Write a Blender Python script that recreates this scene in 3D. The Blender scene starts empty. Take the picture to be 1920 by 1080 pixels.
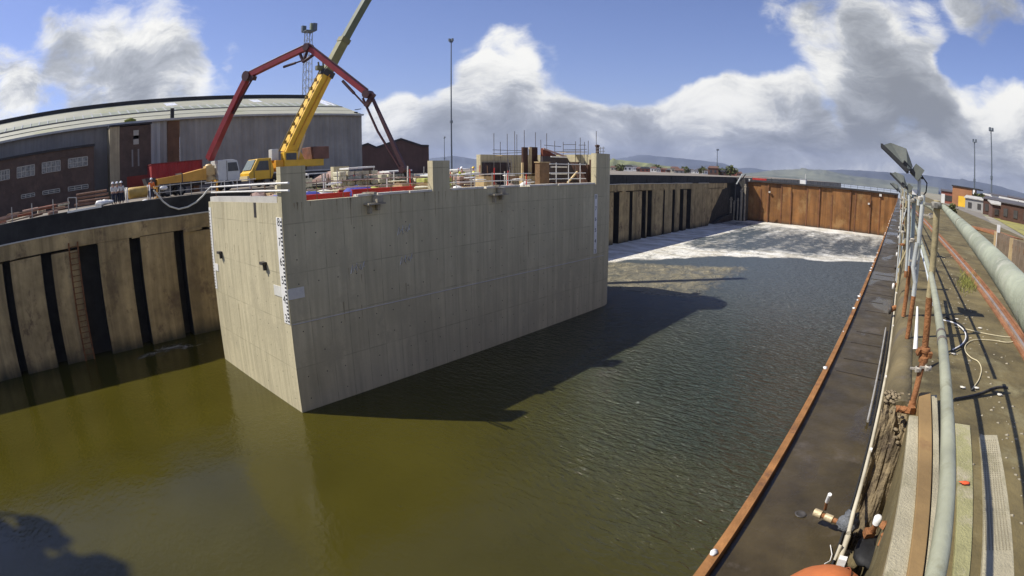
import bpy, bmesh, math, random
from mathutils import Vector, Matrix, noise as mnoise
random.seed(7)
C = bpy.context.scene
COL = C.collection
R = math.radians
# ------------------------------------------------------------------ camera (wide action-camera lens: fisheye)
CAM = Vector((0, 0, 13.0))
RM = Matrix(((0.75892977, -0.13811082, 0.63635761), (0.65115928, 0.16718597, -0.74029754), (-0.00414696, 0.976204, 0.21681455)))
cd = bpy.data.cameras.new('camera'); cam = bpy.data.objects.new('camera', cd); COL.objects.link(cam)
cam.matrix_world = Matrix.Translation(CAM) @ RM.to_4x4()
cd.type = 'PANO'; cd.panorama_type = 'FISHEYE_LENS_POLYNOMIAL'
cd.sensor_fit = 'HORIZONTAL'; cd.sensor_width = 36; cd.fisheye_fov = R(200)
PK = (0.0515378631, 0.000170052306, -2.72719103e-05, 1.31344104e-06)
cd.fisheye_polynomial_k0 = 0
cd.fisheye_polynomial_k1, cd.fisheye_polynomial_k2, cd.fisheye_polynomial_k3, cd.fisheye_polynomial_k4 = [-k for k in PK]
cd.clip_start = 0.05; cd.clip_end = 40000
C.camera = cam
# ------------------------------------------------------------------ light
TRAVEL = Vector((0.68, 0.54, -1.0)).normalized()
SUN_EL = math.asin(-TRAVEL.z); 
sd = bpy.data.lights.new('sun', 'SUN'); so = bpy.data.objects.new('sun', sd); COL.objects.link(so)
sd.energy = 4.9; sd.angle = R(0.5); sd.color = (1.0, 0.95, 0.86)
so.rotation_euler = TRAVEL.to_track_quat('-Z', 'Y').to_euler(); so.location = (-40, -40, 80)
C.view_settings.view_transform = 'Standard'; C.view_settings.look = 'None'
C.view_settings.exposure = 0.3; C.view_settings.gamma = 1.0
try: C.view_settings.use_curve_mapping = False
except Exception: pass

def ray(px, py):
    """direction of a point of the picture (1920 wide), used when laying out distances"""
    dx, dy = px - 960.0, 540.0 - py
    r = math.hypot(dx, dy); m = r * 36 / 1920
    th = PK[0]*m + PK[1]*m*m + PK[2]*m**3 + PK[3]*m**4
    s = math.sin(th) / max(r, 1e-9)
    return RM @ Vector((dx*s, dy*s, -math.cos(th)))
def ax(px, py, X): d = ray(px, py); return CAM + d*(X/d.x)
def ay(px, py, Y): d = ray(px, py); return CAM + d*(Y/d.y)
def az(px, py, Z): d = ray(px, py); return CAM + d*((Z-13.0)/d.z)
def ad(px, py, D): d = ray(px, py); return CAM + d*(D/math.hypot(d.x, d.y))

# ------------------------------------------------------------------ world
W = bpy.data.worlds.new('World'); C.world = W; W.use_nodes = True
def build_world():
    nt = W.node_tree; N = nt.nodes; L = nt.links; N.clear()
    def n(t, **k):
        x = N.new(t)
        for a, b in k.items(): setattr(x, a, b)
        return x
    def math_(op, a, b=None, c=None, clamp=False):
        x = n('ShaderNodeMath', operation=op, use_clamp=clamp)
        for i, v in enumerate((a, b, c)):
            if v is None: continue
            if isinstance(v, (int, float)): x.inputs[i].default_value = v
            else: L.new(v, x.inputs[i])
        return x.outputs[0]
    out = n('ShaderNodeOutputWorld')
    sky = n('ShaderNodeTexSky', sky_type='NISHITA', sun_disc=False, sun_elevation=SUN_EL, sun_rotation=math.atan2(-TRAVEL.x, -TRAVEL.y), air_density=1.0, dust_density=0.3, ozone_density=4.0)
    tint = n('ShaderNodeMix', data_type='RGBA', blend_type='MULTIPLY'); tint.inputs[0].default_value = 1
    L.new(sky.outputs[0], tint.inputs[6]); tint.inputs[7].default_value = SKYTINT
    b1 = n('ShaderNodeBackground'); b1.inputs[1].default_value = 0.092; L.new(tint.outputs[2], b1.inputs[0])
    tc = n('ShaderNodeTexCoord'); nrm = n('ShaderNodeVectorMath', operation='NORMALIZE'); L.new(tc.outputs['Generated'], nrm.inputs[0]); D = nrm.outputs[0]
    sep = n('ShaderNodeSeparateXYZ'); L.new(D, sep.inputs[0])
    # cloud deck coordinates: direction projected on a flat layer
    den = math_('ADD', math_('MAXIMUM', sep.outputs[2], 0.0), 0.16)
    cx = math_('DIVIDE', sep.outputs[0], den); cy = math_('DIVIDE', sep.outputs[1], den)
    cmb = n('ShaderNodeCombineXYZ'); L.new(cx, cmb.inputs[0]); L.new(cy, cmb.inputs[1])
    def fbm(sc, det, off, rough=.6, src=None, dist=0.3):
        t = n('ShaderNodeTexNoise'); t.inputs['Scale'].default_value = sc; t.inputs['Detail'].default_value = det; t.inputs['Roughness'].default_value = rough; t.inputs['Distortion'].default_value = dist
        a = n('ShaderNodeVectorMath', operation='ADD'); a.inputs[1].default_value = off; L.new(src or cmb.outputs[0], a.inputs[0]); L.new(a.outputs[0], t.inputs['Vector']); return t.outputs['Fac']
    warp = n('ShaderNodeTexNoise'); warp.inputs['Scale'].default_value = 5.0; warp.inputs['Detail'].default_value = 6; L.new(D, warp.inputs['Vector'])
    ws = n('ShaderNodeVectorMath', operation='SUBTRACT'); ws.inputs[1].default_value = (.5, .5, .5); L.new(warp.outputs['Color'], ws.inputs[0])
    wm = n('ShaderNodeVectorMath', operation='SCALE'); wm.inputs['Scale'].default_value = 0.11; L.new(ws.outputs[0], wm.inputs[0])
    wa = n('ShaderNodeVectorMath', operation='ADD'); L.new(D, wa.inputs[0]); L.new(wm.outputs[0], wa.inputs[1])
    wn = n('ShaderNodeVectorMath', operation='NORMALIZE'); L.new(wa.outputs[0], wn.inputs[0]); DW = wn.outputs[0]
    def blobs(lst):
        acc = None
        for px, py, rad, w in lst:
            d = ray(px, py) if not isinstance(px, tuple) else Vector(px).normalized()
            dp = n('ShaderNodeVectorMath', operation='DOT_PRODUCT'); L.new(DW, dp.inputs[0]); dp.inputs[1].default_value = d
            mr = n('ShaderNodeMapRange', interpolation_type='SMOOTHSTEP'); L.new(dp.outputs['Value'], mr.inputs[0])
            mr.inputs[1].default_value = math.cos(rad/1027.0); mr.inputs[2].default_value = math.cos(rad*0.25/1027.0); mr.inputs[3].default_value = 0; mr.inputs[4].default_value = w
            acc = mr.outputs[0] if acc is None else math_('ADD', acc, mr.outputs[0])
        return acc
    dens_b = blobs(CLOUDS); dark_b = blobs(DARKS)
    st = n('ShaderNodeVectorMath', operation='MULTIPLY'); L.new(DW, st.inputs[0]); st.inputs[1].default_value = (1, 1, 2.2)
    f1 = fbm(3.6, 12, (0, 0, 4.0), .64, st.outputs[0], .2); f2 = fbm(11.0, 10, (3, 1, 2.0), .68, st.outputs[0], .4)
    f = math_('ADD', math_('MULTIPLY', f1, .68), math_('MULTIPLY', f2, .32))
    hz = n('ShaderNodeMapRange', interpolation_type='SMOOTHSTEP'); L.new(sep.outputs[2], hz.inputs[0]); hz.inputs[1].default_value = .15; hz.inputs[2].default_value = .03; hz.inputs[3].default_value = 0; hz.inputs[4].default_value = .75
    den_all = math_('ADD', math_('ADD', math_('ADD', math_('MULTIPLY', f, 3.0), dens_b), hz.outputs[0]), -1.95)
    dm = n('ShaderNodeMapRange', interpolation_type='SMOOTHSTEP'); L.new(den_all, dm.inputs[0]); dm.inputs[1].default_value = 0.0; dm.inputs[2].default_value = 0.72; dens = dm.outputs[0]
    # cloud colour: bright rims and tops, grey thick bases
    f3 = fbm(6.0, 12, (7, 2, 1), .66, st.outputs[0], .4)
    thick = n('ShaderNodeMapRange'); L.new(den_all, thick.inputs[0]); thick.inputs[1].default_value = .3; thick.inputs[2].default_value = 1.2; thick.inputs[4].default_value = .30
    g = math_('ADD', math_('ADD', math_('MULTIPLY', dark_b, .85), thick.outputs[0]), math_('MULTIPLY', math_('SUBTRACT', f3, .5), 2.6))
    hd = n('ShaderNodeMapRange', interpolation_type='SMOOTHSTEP'); L.new(sep.outputs[2], hd.inputs[0]); hd.inputs[1].default_value = .16; hd.inputs[2].default_value = .04; hd.inputs[3].default_value = 0; hd.inputs[4].default_value = .20
    g = math_('ADD', g, hd.outputs[0])
    gm = n('ShaderNodeMapRange', interpolation_type='SMOOTHSTEP'); L.new(g, gm.inputs[0]); gm.inputs[1].default_value = -0.22; gm.inputs[2].default_value = 1.2
    ramp = n('ShaderNodeValToRGB'); L.new(gm.outputs[0], ramp.inputs[0])
    e = ramp.color_ramp.elements; e[0].position = 0; e[0].color = (.95, .94, .89, 1); e[1].position = 1; e[1].color = (.25, .265, .285, 1)
    m = ramp.color_ramp.elements.new(.5); m.color = (.46, .48, .51, 1)
    b2 = n('ShaderNodeBackground'); b2.inputs[1].default_value = 0.88; L.new(ramp.outputs[0], b2.inputs[0])
    mx = n('ShaderNodeMixShader'); L.new(dens, mx.inputs[0]); L.new(b1.outputs[0], mx.inputs[1]); L.new(b2.outputs[0], mx.inputs[2])
    L.new(mx.outputs[0], out.inputs[0])
SKYTINT = (1.05, 0.92, 1.12, 1)
CLOUDS = [(60, 110, 120, .75), (180, 140, 130, .7), (300, 150, 110, .7), (390, 165, 60, .6), (230, 40, 130, .42), (330, 60, 90, .5), (110, 40, 70, .3), (40, 25, 70, -.45), (95, 186, 50, -.55), (40, 220, 90, .5), (300, 185, 70, .35), (-150, 100, 300, .5), (250, 250, 200, .3),
          (445, 101, 50, .55), (420, 98, 40, .3), (880, 112, 55, .6), (950, 118, 70, .7), (1020, 118, 50, .6), (900, 150, 60, .6), (970, 160, 70, .5), (960, 65, 60, .36), (915, 66, 40, .2), (1010, 62, 40, .2),
          (720, 205, 75, .75), (800, 230, 110, .85), (930, 225, 120, .85), (1050, 235, 110, .8), (1180, 250, 110, .85), (1300, 240, 110, .85), (1420, 240, 120, .9), (1560, 230, 140, .9), (1700, 230, 150, .95), (1830, 290, 120, .8), (1920, 290, 120, .7), (760, 290, 120, .7), (1100, 290, 160, .8), (1400, 300, 200, .9),
          (1280, 195, 85, .5), (1370, 190, 80, .55), (1470, 185, 70, .55), (1480, 40, 90, .6), (1580, 60, 110, .8), (1680, 60, 120, .8), (1640, 130, 130, .8), (1750, 160, 100, .85), (1530, 130, 60, .3), (1850, 10, 110, .85), (1770, 10, 80, .5), (1870, 200, 80, .6), (1920, 220, 80, .5),
          (600, 50, 190, -.55), (1220, 70, 170, -.55), (750, 90, 120, -.5), (1800, 110, 55, -.75), (1130, 150, 75, -.5), (560, 160, 90, -.4), (1890, 110, 60, -.45),
          ((1, .1, .5), 0, 760, .6), ((.6, -.8, .45), 0, 760, .55), ((-.8, -.9, .3), 0, 500, .4)]  # last row: clouds outside the view, added to brighten the shade fill
DARKS = [(120, 145, 90, .5), (230, 150, 90, .55), (330, 130, 60, .25), (60, 85, 60, -.3), (400, 170, 50, -.3), (230, 40, 120, -.25), (940, 122, 80, -.5), (710, 205, 70, -.35), (445, 100, 60, -.3), (1300, 195, 100, -.45), (1440, 190, 80, -.35), (1860, 190, 80, -.4), (1920, 240, 70, -.35),
         (860, 215, 90, .15), (820, 285, 80, .28), (960, 250, 80, .25), (1080, 255, 90, .32), (1010, 205, 50, -.2), (1140, 232, 60, -.15), (1200, 268, 80, .32), (1320, 262, 80, .28), (1440, 262, 90, .34), (1380, 235, 60, -.2), (1560, 250, 100, .4), (1650, 190, 110, .5), (1740, 190, 90, .62), (1700, 270, 110, .35), (1790, 240, 70, .4), (1850, 5, 100, .6), (1640, 110, 90, .25), (1560, 40, 120, .12), (760, 250, 60, -.2)]
build_world()

# ------------------------------------------------------------------ materials
MATS = {}
def M(name, base, rough=.8, var=.25, scale=1.5, metal=0.0, bump=.15, bscale=None, streak=0.0, streak_scale=1.6, spots=None, spot_scale=.8, spot_thr=.55, spec=.4, alpha=None, zband=None, coat=0, wetp=0, panel=None):
    """procedural surface; noise follows the place itself (world position)"""
    if name in MATS: return MATS[name]
    m = bpy.data.materials.new(name); m.use_nodes = True; nt = m.node_tree; N = nt.nodes; L = nt.links
    b = N['Principled BSDF']; b.inputs['Roughness'].default_value = rough; b.inputs['Metallic'].default_value = metal; b.inputs['Specular IOR Level'].default_value = spec
    b.inputs['Coat Weight'].default_value = coat
    g = N.new('ShaderNodeNewGeometry')
    def noise(sc, det=7, mul=(1, 1, 1), rough_=.6):
        mp = N.new('ShaderNodeMapping'); mp.inputs['Scale'].default_value = mul; L.new(g.outputs['Position'], mp.inputs[0])
        t = N.new('ShaderNodeTexNoise'); t.inputs['Scale'].default_value = sc; t.inputs['Detail'].default_value = det; t.inputs['Roughness'].default_value = rough_; L.new(mp.outputs[0], t.inputs['Vector']); return t.outputs['Fac']
    def mapr(v, a, b_, c, d):
        r = N.new('ShaderNodeMapRange'); L.new(v, r.inputs[0]); r.inputs[1].default_value = a; r.inputs[2].default_value = b_; r.inputs[3].default_value = c; r.inputs[4].default_value = d; return r.outputs[0]
    def mix(fac, a, c, mode='MIX'):
        x = N.new('ShaderNodeMix'); x.data_type = 'RGBA'; x.blend_type = mode
        if isinstance(fac, (int, float)): x.inputs[0].default_value = fac
        else: L.new(fac, x.inputs[0])
        for i, v in ((6, a), (7, c)):
            if isinstance(v, tuple): x.inputs[i].default_value = (*v[:3], 1)
            else: L.new(v, x.inputs[i])
        return x.outputs[2]
    n1 = noise(scale)
    col = mix(mapr(n1, .28, .72, 0, 1), tuple(c*(1-var) for c in base), tuple(min(1, c*(1+var)) for c in base))
    if streak:
        s = noise(streak_scale, 6, (1, 1, .06))
        col = mix(mapr(s, .35, .62, streak, 0), col, tuple(c*.35 for c in base))
        s2 = noise(streak_scale*2.3, 5, (1, 1, .035))
        col = mix(mapr(s2, .55, .75, 0, streak*.6), col, tuple(min(1, c*1.5) for c in base))
    if panel:   # cast formwork boards: each lift and board has its own tone, with thin joints
        sx_ = N.new('ShaderNodeSeparateXYZ'); L.new(g.outputs['Position'], sx_.inputs[0])
        def mth(op, a, c=0.0):
            x = N.new('ShaderNodeMath'); x.operation = op
            for i_, v in enumerate((a, c)):
                if isinstance(v, (int, float)): x.inputs[i_].default_value = v
                else: L.new(v, x.inputs[i_])
            return x.outputs[0]
        u = mth('DIVIDE', mth('ADD', sx_.outputs[0], sx_.outputs[1]), panel[0]); v_ = mth('DIVIDE', sx_.outputs[2], panel[1])
        fu = mth('FLOOR', u); fv = mth('FLOOR', v_); cb_ = N.new('ShaderNodeCombineXYZ'); L.new(fu, cb_.inputs[0]); L.new(fv, cb_.inputs[1])
        wn2 = N.new('ShaderNodeTexWhiteNoise'); L.new(cb_.outputs[0], wn2.inputs['Vector'])
        col = mix(mapr(wn2.outputs['Value'], 0, 1, 0, .22), col, tuple(c*.62 for c in base))
        du = mth('ABSOLUTE', mth('SUBTRACT', mth('FRACT', u), .5)); dv = mth('ABSOLUTE', mth('SUBTRACT', mth('FRACT', v_), .5))
        ju = mapr(du, .5-.035/panel[0], .5-.012/panel[0], 0, .5); jv = mapr(dv, .5-.04/panel[1], .5-.015/panel[1], 0, .45)
        col = mix(mth('MULTIPLY', mth('MAXIMUM', ju, jv), mapr(noise(.8, 3), .4, .6, .2, 1)), col, tuple(c*.3 for c in base))
    if spots:
        sp = noise(spot_scale, 8, (1, 1, .7), .7)
        col = mix(mapr(sp, spot_thr, spot_thr+.12, 0, 1), col, spots)
    if zband:   # (z0, z1, colour): weed / wet tide stain of the wall itself
        sx = N.new('ShaderNodeSeparateXYZ'); L.new(g.outputs['Position'], sx.inputs[0])
        ad_ = N.new('ShaderNodeMath'); ad_.operation = 'MULTIPLY_ADD'; L.new(noise(.9, 5, (1, 1, .2)), ad_.inputs[0]); ad_.inputs[1].default_value = 1.5; L.new(sx.outputs[2], ad_.inputs[2])
        col = mix(mapr(ad_.outputs[0], zband[0]+.75, zband[1]+.75, 1, 0), col, zband[2])
    L.new(col, b.inputs['Base Color'])
    rv = mapr(noise(scale*2.2), .3, .7, max(.02, rough-.12), min(1, rough+.12))
    if wetp:   # standing puddles: smooth film with its own outline
        wn_ = mapr(noise(wetp, 3, (1, .45, 1), .4), .53, .57, 0, 1); mm = N.new('ShaderNodeMix'); L.new(wn_, mm.inputs[0]); L.new(rv, mm.inputs[2]); mm.inputs[3].default_value = .04; rv = mm.outputs[0]
    L.new(rv, b.inputs['Roughness'])
    if bump:
        bp = N.new('ShaderNodeBump'); bp.inputs['Strength'].default_value = bump; bp.inputs['Distance'].default_value = .05; L.new(noise(bscale or scale*5, 8), bp.inputs['Height']); L.new(bp.outputs[0], b.inputs['Normal'])
    MATS[name] = m; return m

# ------------------------------------------------------------------ mesh helper
def tag(o, label=None, cat=None, group=None, kind=None):
    for k, v in (('label', label), ('category', cat), ('group', group), ('kind', kind)):
        if v: o[k] = v
    return o
def thing(name, label, cat, loc=(0, 0, 0), rz=0.0, group=None):
    o = bpy.data.objects.new(name, None); COL.objects.link(o); o.empty_display_size = .2
    o.location = loc; o.rotation_euler = (0, 0, rz); return tag(o, label, cat, group)
def copy_tree(o, parent=None):
    c = o.copy(); COL.objects.link(c); c.parent = parent
    for ch in list(o.children): copy_tree(ch, c)
    return c
class MB:
    def __init__(s): s.v = []; s.f = []; s.sm = []
    def add(s, vs, fs, smooth=False):
        k = len(s.v); s.v += [Vector(v) for v in vs]; s.f += [[k+i for i in f] for f in fs]; s.sm += [smooth]*len(fs); return s
    def box(s, c, d, rz=0.0, rx=0.0, ry=0.0):
        c = Vector(c); x, y, z = d[0]/2, d[1]/2, d[2]/2
        rot = Matrix.Rotation(rz, 3, 'Z') @ Matrix.Rotation(rx, 3, 'X') @ Matrix.Rotation(ry, 3, 'Y')
        vs = [c + rot @ Vector((a*x, b*y, e*z)) for a in (-1, 1) for b in (-1, 1) for e in (-1, 1)]
        return s.add(vs, [(0, 1, 3, 2), (4, 6, 7, 5), (0, 4, 5, 1), (2, 3, 7, 6), (0, 2, 6, 4), (1, 5, 7, 3)])
    def bb(s, x0, x1, y0, y1, z0, z1): return s.box(((x0+x1)/2, (y0+y1)/2, (z0+z1)/2), (abs(x1-x0), abs(y1-y0), abs(z1-z0)))
    def beam(s, p, q, w, h, up=(0, 0, 1), w2=None, h2=None):
        p, q = Vector(p), Vector(q); d = (q-p).normalized(); up = Vector(up)
        sd_ = d.cross(up)
        if sd_.length < 1e-4: sd_ = d.cross(Vector((1, 0, 0)))
        sd_.normalize(); u = sd_.cross(d); w2 = w2 or w; h2 = h2 or h
        vs = [p+sd_*a*w/2+u*b*h/2 for a, b in ((-1, -1), (1, -1), (1, 1), (-1, 1))] + [q+sd_*a*w2/2+u*b*h2/2 for a, b in ((-1, -1), (1, -1), (1, 1), (-1, 1))]
        return s.add(vs, [(3, 2, 1, 0), (4, 5, 6, 7), (0, 1, 5, 4), (1, 2, 6, 5), (2, 3, 7, 6), (3, 0, 4, 7)])
    def tube(s, pts, r, n=8, r2=None, caps=True):
        pts = [Vector(p) for p in pts]; rings = []; k = len(pts); ref = None
        for i, p in enumerate(pts):
            d = (pts[min(i+1, k-1)] - pts[max(i-1, 0)]).normalized()
            if ref is None: ref = Vector((0, 0, 1)) if abs(d.z) < .9 else Vector((1, 0, 0))
            a = d.cross(ref).normalized(); b = a.cross(d).normalized(); ref = b
            rr = r if r2 is None else r + (r2-r)*i/max(1, k-1)
            rings.append([p + a*math.cos(2*math.pi*j/n)*rr + b*math.sin(2*math.pi*j/n)*rr for j in range(n)])
        vs = [v for ring in rings for v in ring]; fs = [(i*n+j, i*n+(j+1) % n, (i+1)*n+(j+1) % n, (i+1)*n+j) for i in range(k-1) for j in range(n)]
        s.add(vs, fs, True)
        if caps: s.add(rings[0], [list(range(n))[::-1]]); s.add(rings[-1], [list(range(n))])
        return s
    def lathe(s, c, prof, n=20, axis='Z', rot=None):
        c = Vector(c); vs = []; k = len(prof)
        for (r, h) in prof:
            for j in range(n):
                t = 2*math.pi*j/n; v = Vector((r*math.cos(t), r*math.sin(t), h))
                if axis == 'X': v = Vector((v.z, v.x, v.y))
                if axis == 'Y': v = Vector((v.x, v.z, -v.y)) 
                if rot is not None: v = rot @ v
                vs.append(c+v)
        fs = [(i*n+j, i*n+(j+1) % n, (i+1)*n+(j+1) % n, (i+1)*n+j) for i in range(k-1) for j in range(n)]
        s.add(vs, fs, True); return s
    def prism(s, poly, z0, z1):
        n = len(poly); vs = [(x, y, z0) for x, y in poly] + [(x, y, z1) for x, y in poly]
        return s.add(vs, [list(range(n))[::-1], list(range(n, 2*n))] + [(i, (i+1) % n, n+(i+1) % n, n+i) for i in range(n)])
    def ext(s, poly, vec):
        vec = Vector(vec); n = len(poly); vs = [Vector(p) for p in poly] + [Vector(p)+vec for p in poly]
        return s.add(vs, [list(range(n))[::-1], list(range(n, 2*n))] + [(i, (i+1) % n, n+(i+1) % n, n+i) for i in range(n)])
    def ball(s, c, r, n=12, sq=(1, 1, 1), jit=0.0):
        c = Vector(c); vs = []; k = n//2
        for i in range(k+1):
            a = math.pi*i/k
            for j in range(n):
                t = 2*math.pi*j/n; q = 1+jit*(mnoise.noise(Vector((math.cos(t)*2+c.x*3, math.sin(t)*2+c.y*3, a*2)))) 
                vs.append(c + Vector((math.sin(a)*math.cos(t)*r*sq[0], math.sin(a)*math.sin(t)*r*sq[1], math.cos(a)*r*sq[2]))*q)
        return s.add(vs, [(i*n+j, (i+1)*n+j, (i+1)*n+(j+1) % n, i*n+(j+1) % n) for i in range(k) for j in range(n)], True)
    def build(s, name, mat, parent=None, bevel=0.0, local=False):
        me = bpy.data.meshes.new(name); off = Vector((0, 0, 0))
        if parent is not None and not local:
            r = parent
            while r.parent: r = r.parent
            off = Vector(r.location)
        me.from_pydata([v-off for v in s.v], [], s.f); me.update()
        bm = bmesh.new(); bm.from_mesh(me); bmesh.ops.recalc_face_normals(bm, faces=bm.faces); bm.to_mesh(me); bm.free()
        me.polygons.foreach_set('use_smooth', s.sm); me.materials.append(mat)
        o = bpy.data.objects.new(name, me); COL.objects.link(o)
        if parent is not None: o.parent = parent
        if bevel:
            md = o.modifiers.new('bevel', 'BEVEL'); md.width = bevel; md.segments = 2; md.limit_method = 'ANGLE'
        return o
def text_mesh(name, txt, size, mat, parent, origin, xdir, ydir):
    cu = bpy.data.curves.new(name, 'FONT'); cu.body = txt; cu.size = size; cu.align_x = 'CENTER'; cu.align_y = 'CENTER'; cu.extrude = .004
    t = bpy.data.objects.new(name, cu); COL.objects.link(t); dg = bpy.context.evaluated_depsgraph_get(); dg.update()
    me = bpy.data.meshes.new_from_object(t.evaluated_get(dg)); bpy.data.objects.remove(t); bpy.data.curves.remove(cu)
    xd, yd = Vector(xdir), Vector(ydir); zd = xd.cross(yd); o3 = Vector(origin); r = parent
    while r.parent: r = r.parent
    for v in me.vertices: v.co = o3 + xd*v.co.x + yd*v.co.y + zd*v.co.z - Vector(r.location)
    me.materials.clear(); me.materials.append(mat)
    o = bpy.data.objects.new(name, me); COL.objects.link(o); o.parent = parent; return o
# ------------------------------------------------------------------ setting
def interp(x, pts):
    if x <= pts[0][0]: return pts[0][1]
    for (a, b), (c, d) in zip(pts, pts[1:]):
        if x <= c: return b+(d-b)*(x-a)/(c-a)
    return pts[-1][1]
def fb(x, y, z=0.0, o=4): return mnoise.fractal(Vector((x, y, z)), 1.0, 2.0, o)
def sm(a, b, x): t = max(0, min(1, (x-a)/(b-a))); return t*t*(3-2*t)

def water_material():
    m = bpy.data.materials.new('dock_water'); m.use_nodes = True; nt = m.node_tree; N = nt.nodes; L = nt.links; b = N['Principled BSDF']
    g = N.new('ShaderNodeNewGeometry')
    def noise(sc, det, mul=(1, 1, 1), r=.55, dist=0):
        mp = N.new('ShaderNodeMapping'); mp.inputs['Scale'].default_value = mul; L.new(g.outputs['Position'], mp.inputs[0])
        t = N.new('ShaderNodeTexNoise'); t.inputs['Scale'].default_value = sc; t.inputs['Detail'].default_value = det; t.inputs['Roughness'].default_value = r; t.inputs['Distortion'].default_value = dist; L.new(mp.outputs[0], t.inputs['Vector']); return t.outputs['Fac']
    def mr(v, a, b_, c, d):
        r = N.new('ShaderNodeMapRange'); L.new(v, r.inputs[0])
        for i, q in enumerate((a, b_, c, d)): r.inputs[i+1].default_value = q
        return r.outputs[0]
    def mx(f, a, c):
        x = N.new('ShaderNodeMix'); x.data_type = 'RGBA'
        L.new(f, x.inputs[0])
        for i, v in ((6, a), (7, c)):
            if isinstance(v, tuple): x.inputs[i].default_value = (*v, 1)
            else: L.new(v, x.inputs[i])
        return x.outputs[2]
    def mt(op, a, c, cl=False):
        x = N.new('ShaderNodeMath'); x.operation = op; x.use_clamp = cl
        for i, v in enumerate((a, c)):
            if isinstance(v, (int, float)): x.inputs[i].default_value = v
            else: L.new(v, x.inputs[i])
        return x.outputs[0]
    at = N.new('ShaderNodeAttribute'); at.attribute_name = 'foam'; ch = N.new('ShaderNodeAttribute'); ch.attribute_name = 'chop'
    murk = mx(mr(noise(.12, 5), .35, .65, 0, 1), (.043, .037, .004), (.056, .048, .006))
    green = mx(ch.outputs['Fac'], murk, (.030, .041, .031)); fa0 = N.new('ShaderNodeAttribute'); fa0.attribute_name = 'far'; green = mx(fa0.outputs['Fac'], green, (.072, .088, .094))  # sky reflection put into the bluer base of choppy and far water
    fn = noise(.55, 10, (1.5, .8, 1), .72, .8)
    fm = mr(mt('ADD', at.outputs['Fac'], mt('MULTIPLY', mt('SUBTRACT', fn, .5), 1.35)), .36, .78, 0, 1)
    dirt = mx(mr(noise(.25, 6, (1, 1.8, 1)), .4, .65, 0, 1), (.80, .78, .70), (.50, .46, .36))
    fd = N.new('ShaderNodeAttribute'); fd.attribute_name = 'dirty'
    dirt2 = mx(fd.outputs['Fac'], dirt, (.34, .30, .20))
    L.new(mx(fm, green, dirt2), b.inputs['Base Color'])
    fa = N.new('ShaderNodeAttribute'); fa.attribute_name = 'far'
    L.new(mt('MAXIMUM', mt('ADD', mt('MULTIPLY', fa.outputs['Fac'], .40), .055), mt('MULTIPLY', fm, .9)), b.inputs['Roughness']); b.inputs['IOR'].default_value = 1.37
    L.new(mr(fm, 0, 1, .5, .1), b.inputs['Specular IOR Level'])
    w1 = noise(1.9, 3, (.75, 1.75, 1), .5, .5); w2 = noise(4.5, 3, (.9, 1.6, 1), .6); w3 = noise(.3, 2); w4 = noise(2.6, 4, (1, 1.3, 1), .6, .3)
    h = mt('ADD', mt('MULTIPLY', w1, .85), mt('ADD', mt('MULTIPLY', w2, .22), mt('MULTIPLY', w3, .6)))
    h = mt('MULTIPLY', h, ch.outputs['Fac'])
    h = mt('ADD', h, mt('MULTIPLY', mt('ADD', mt('MULTIPLY', w4, .5), mt('MULTIPLY', w3, .5)), mr(noise(.13, 2), .4, .6, .025, .085)))
    h = mt('ADD', h, mt('MULTIPLY', mt('MULTIPLY', fn, fm), .5))
    bp = N.new('ShaderNodeBump'); bp.inputs['Strength'].default_value = 1.0; bp.inputs['Distance'].default_value = .75; L.new(h, bp.inputs['Height']); L.new(bp.outputs[0], b.inputs['Normal'])
    return m
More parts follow.
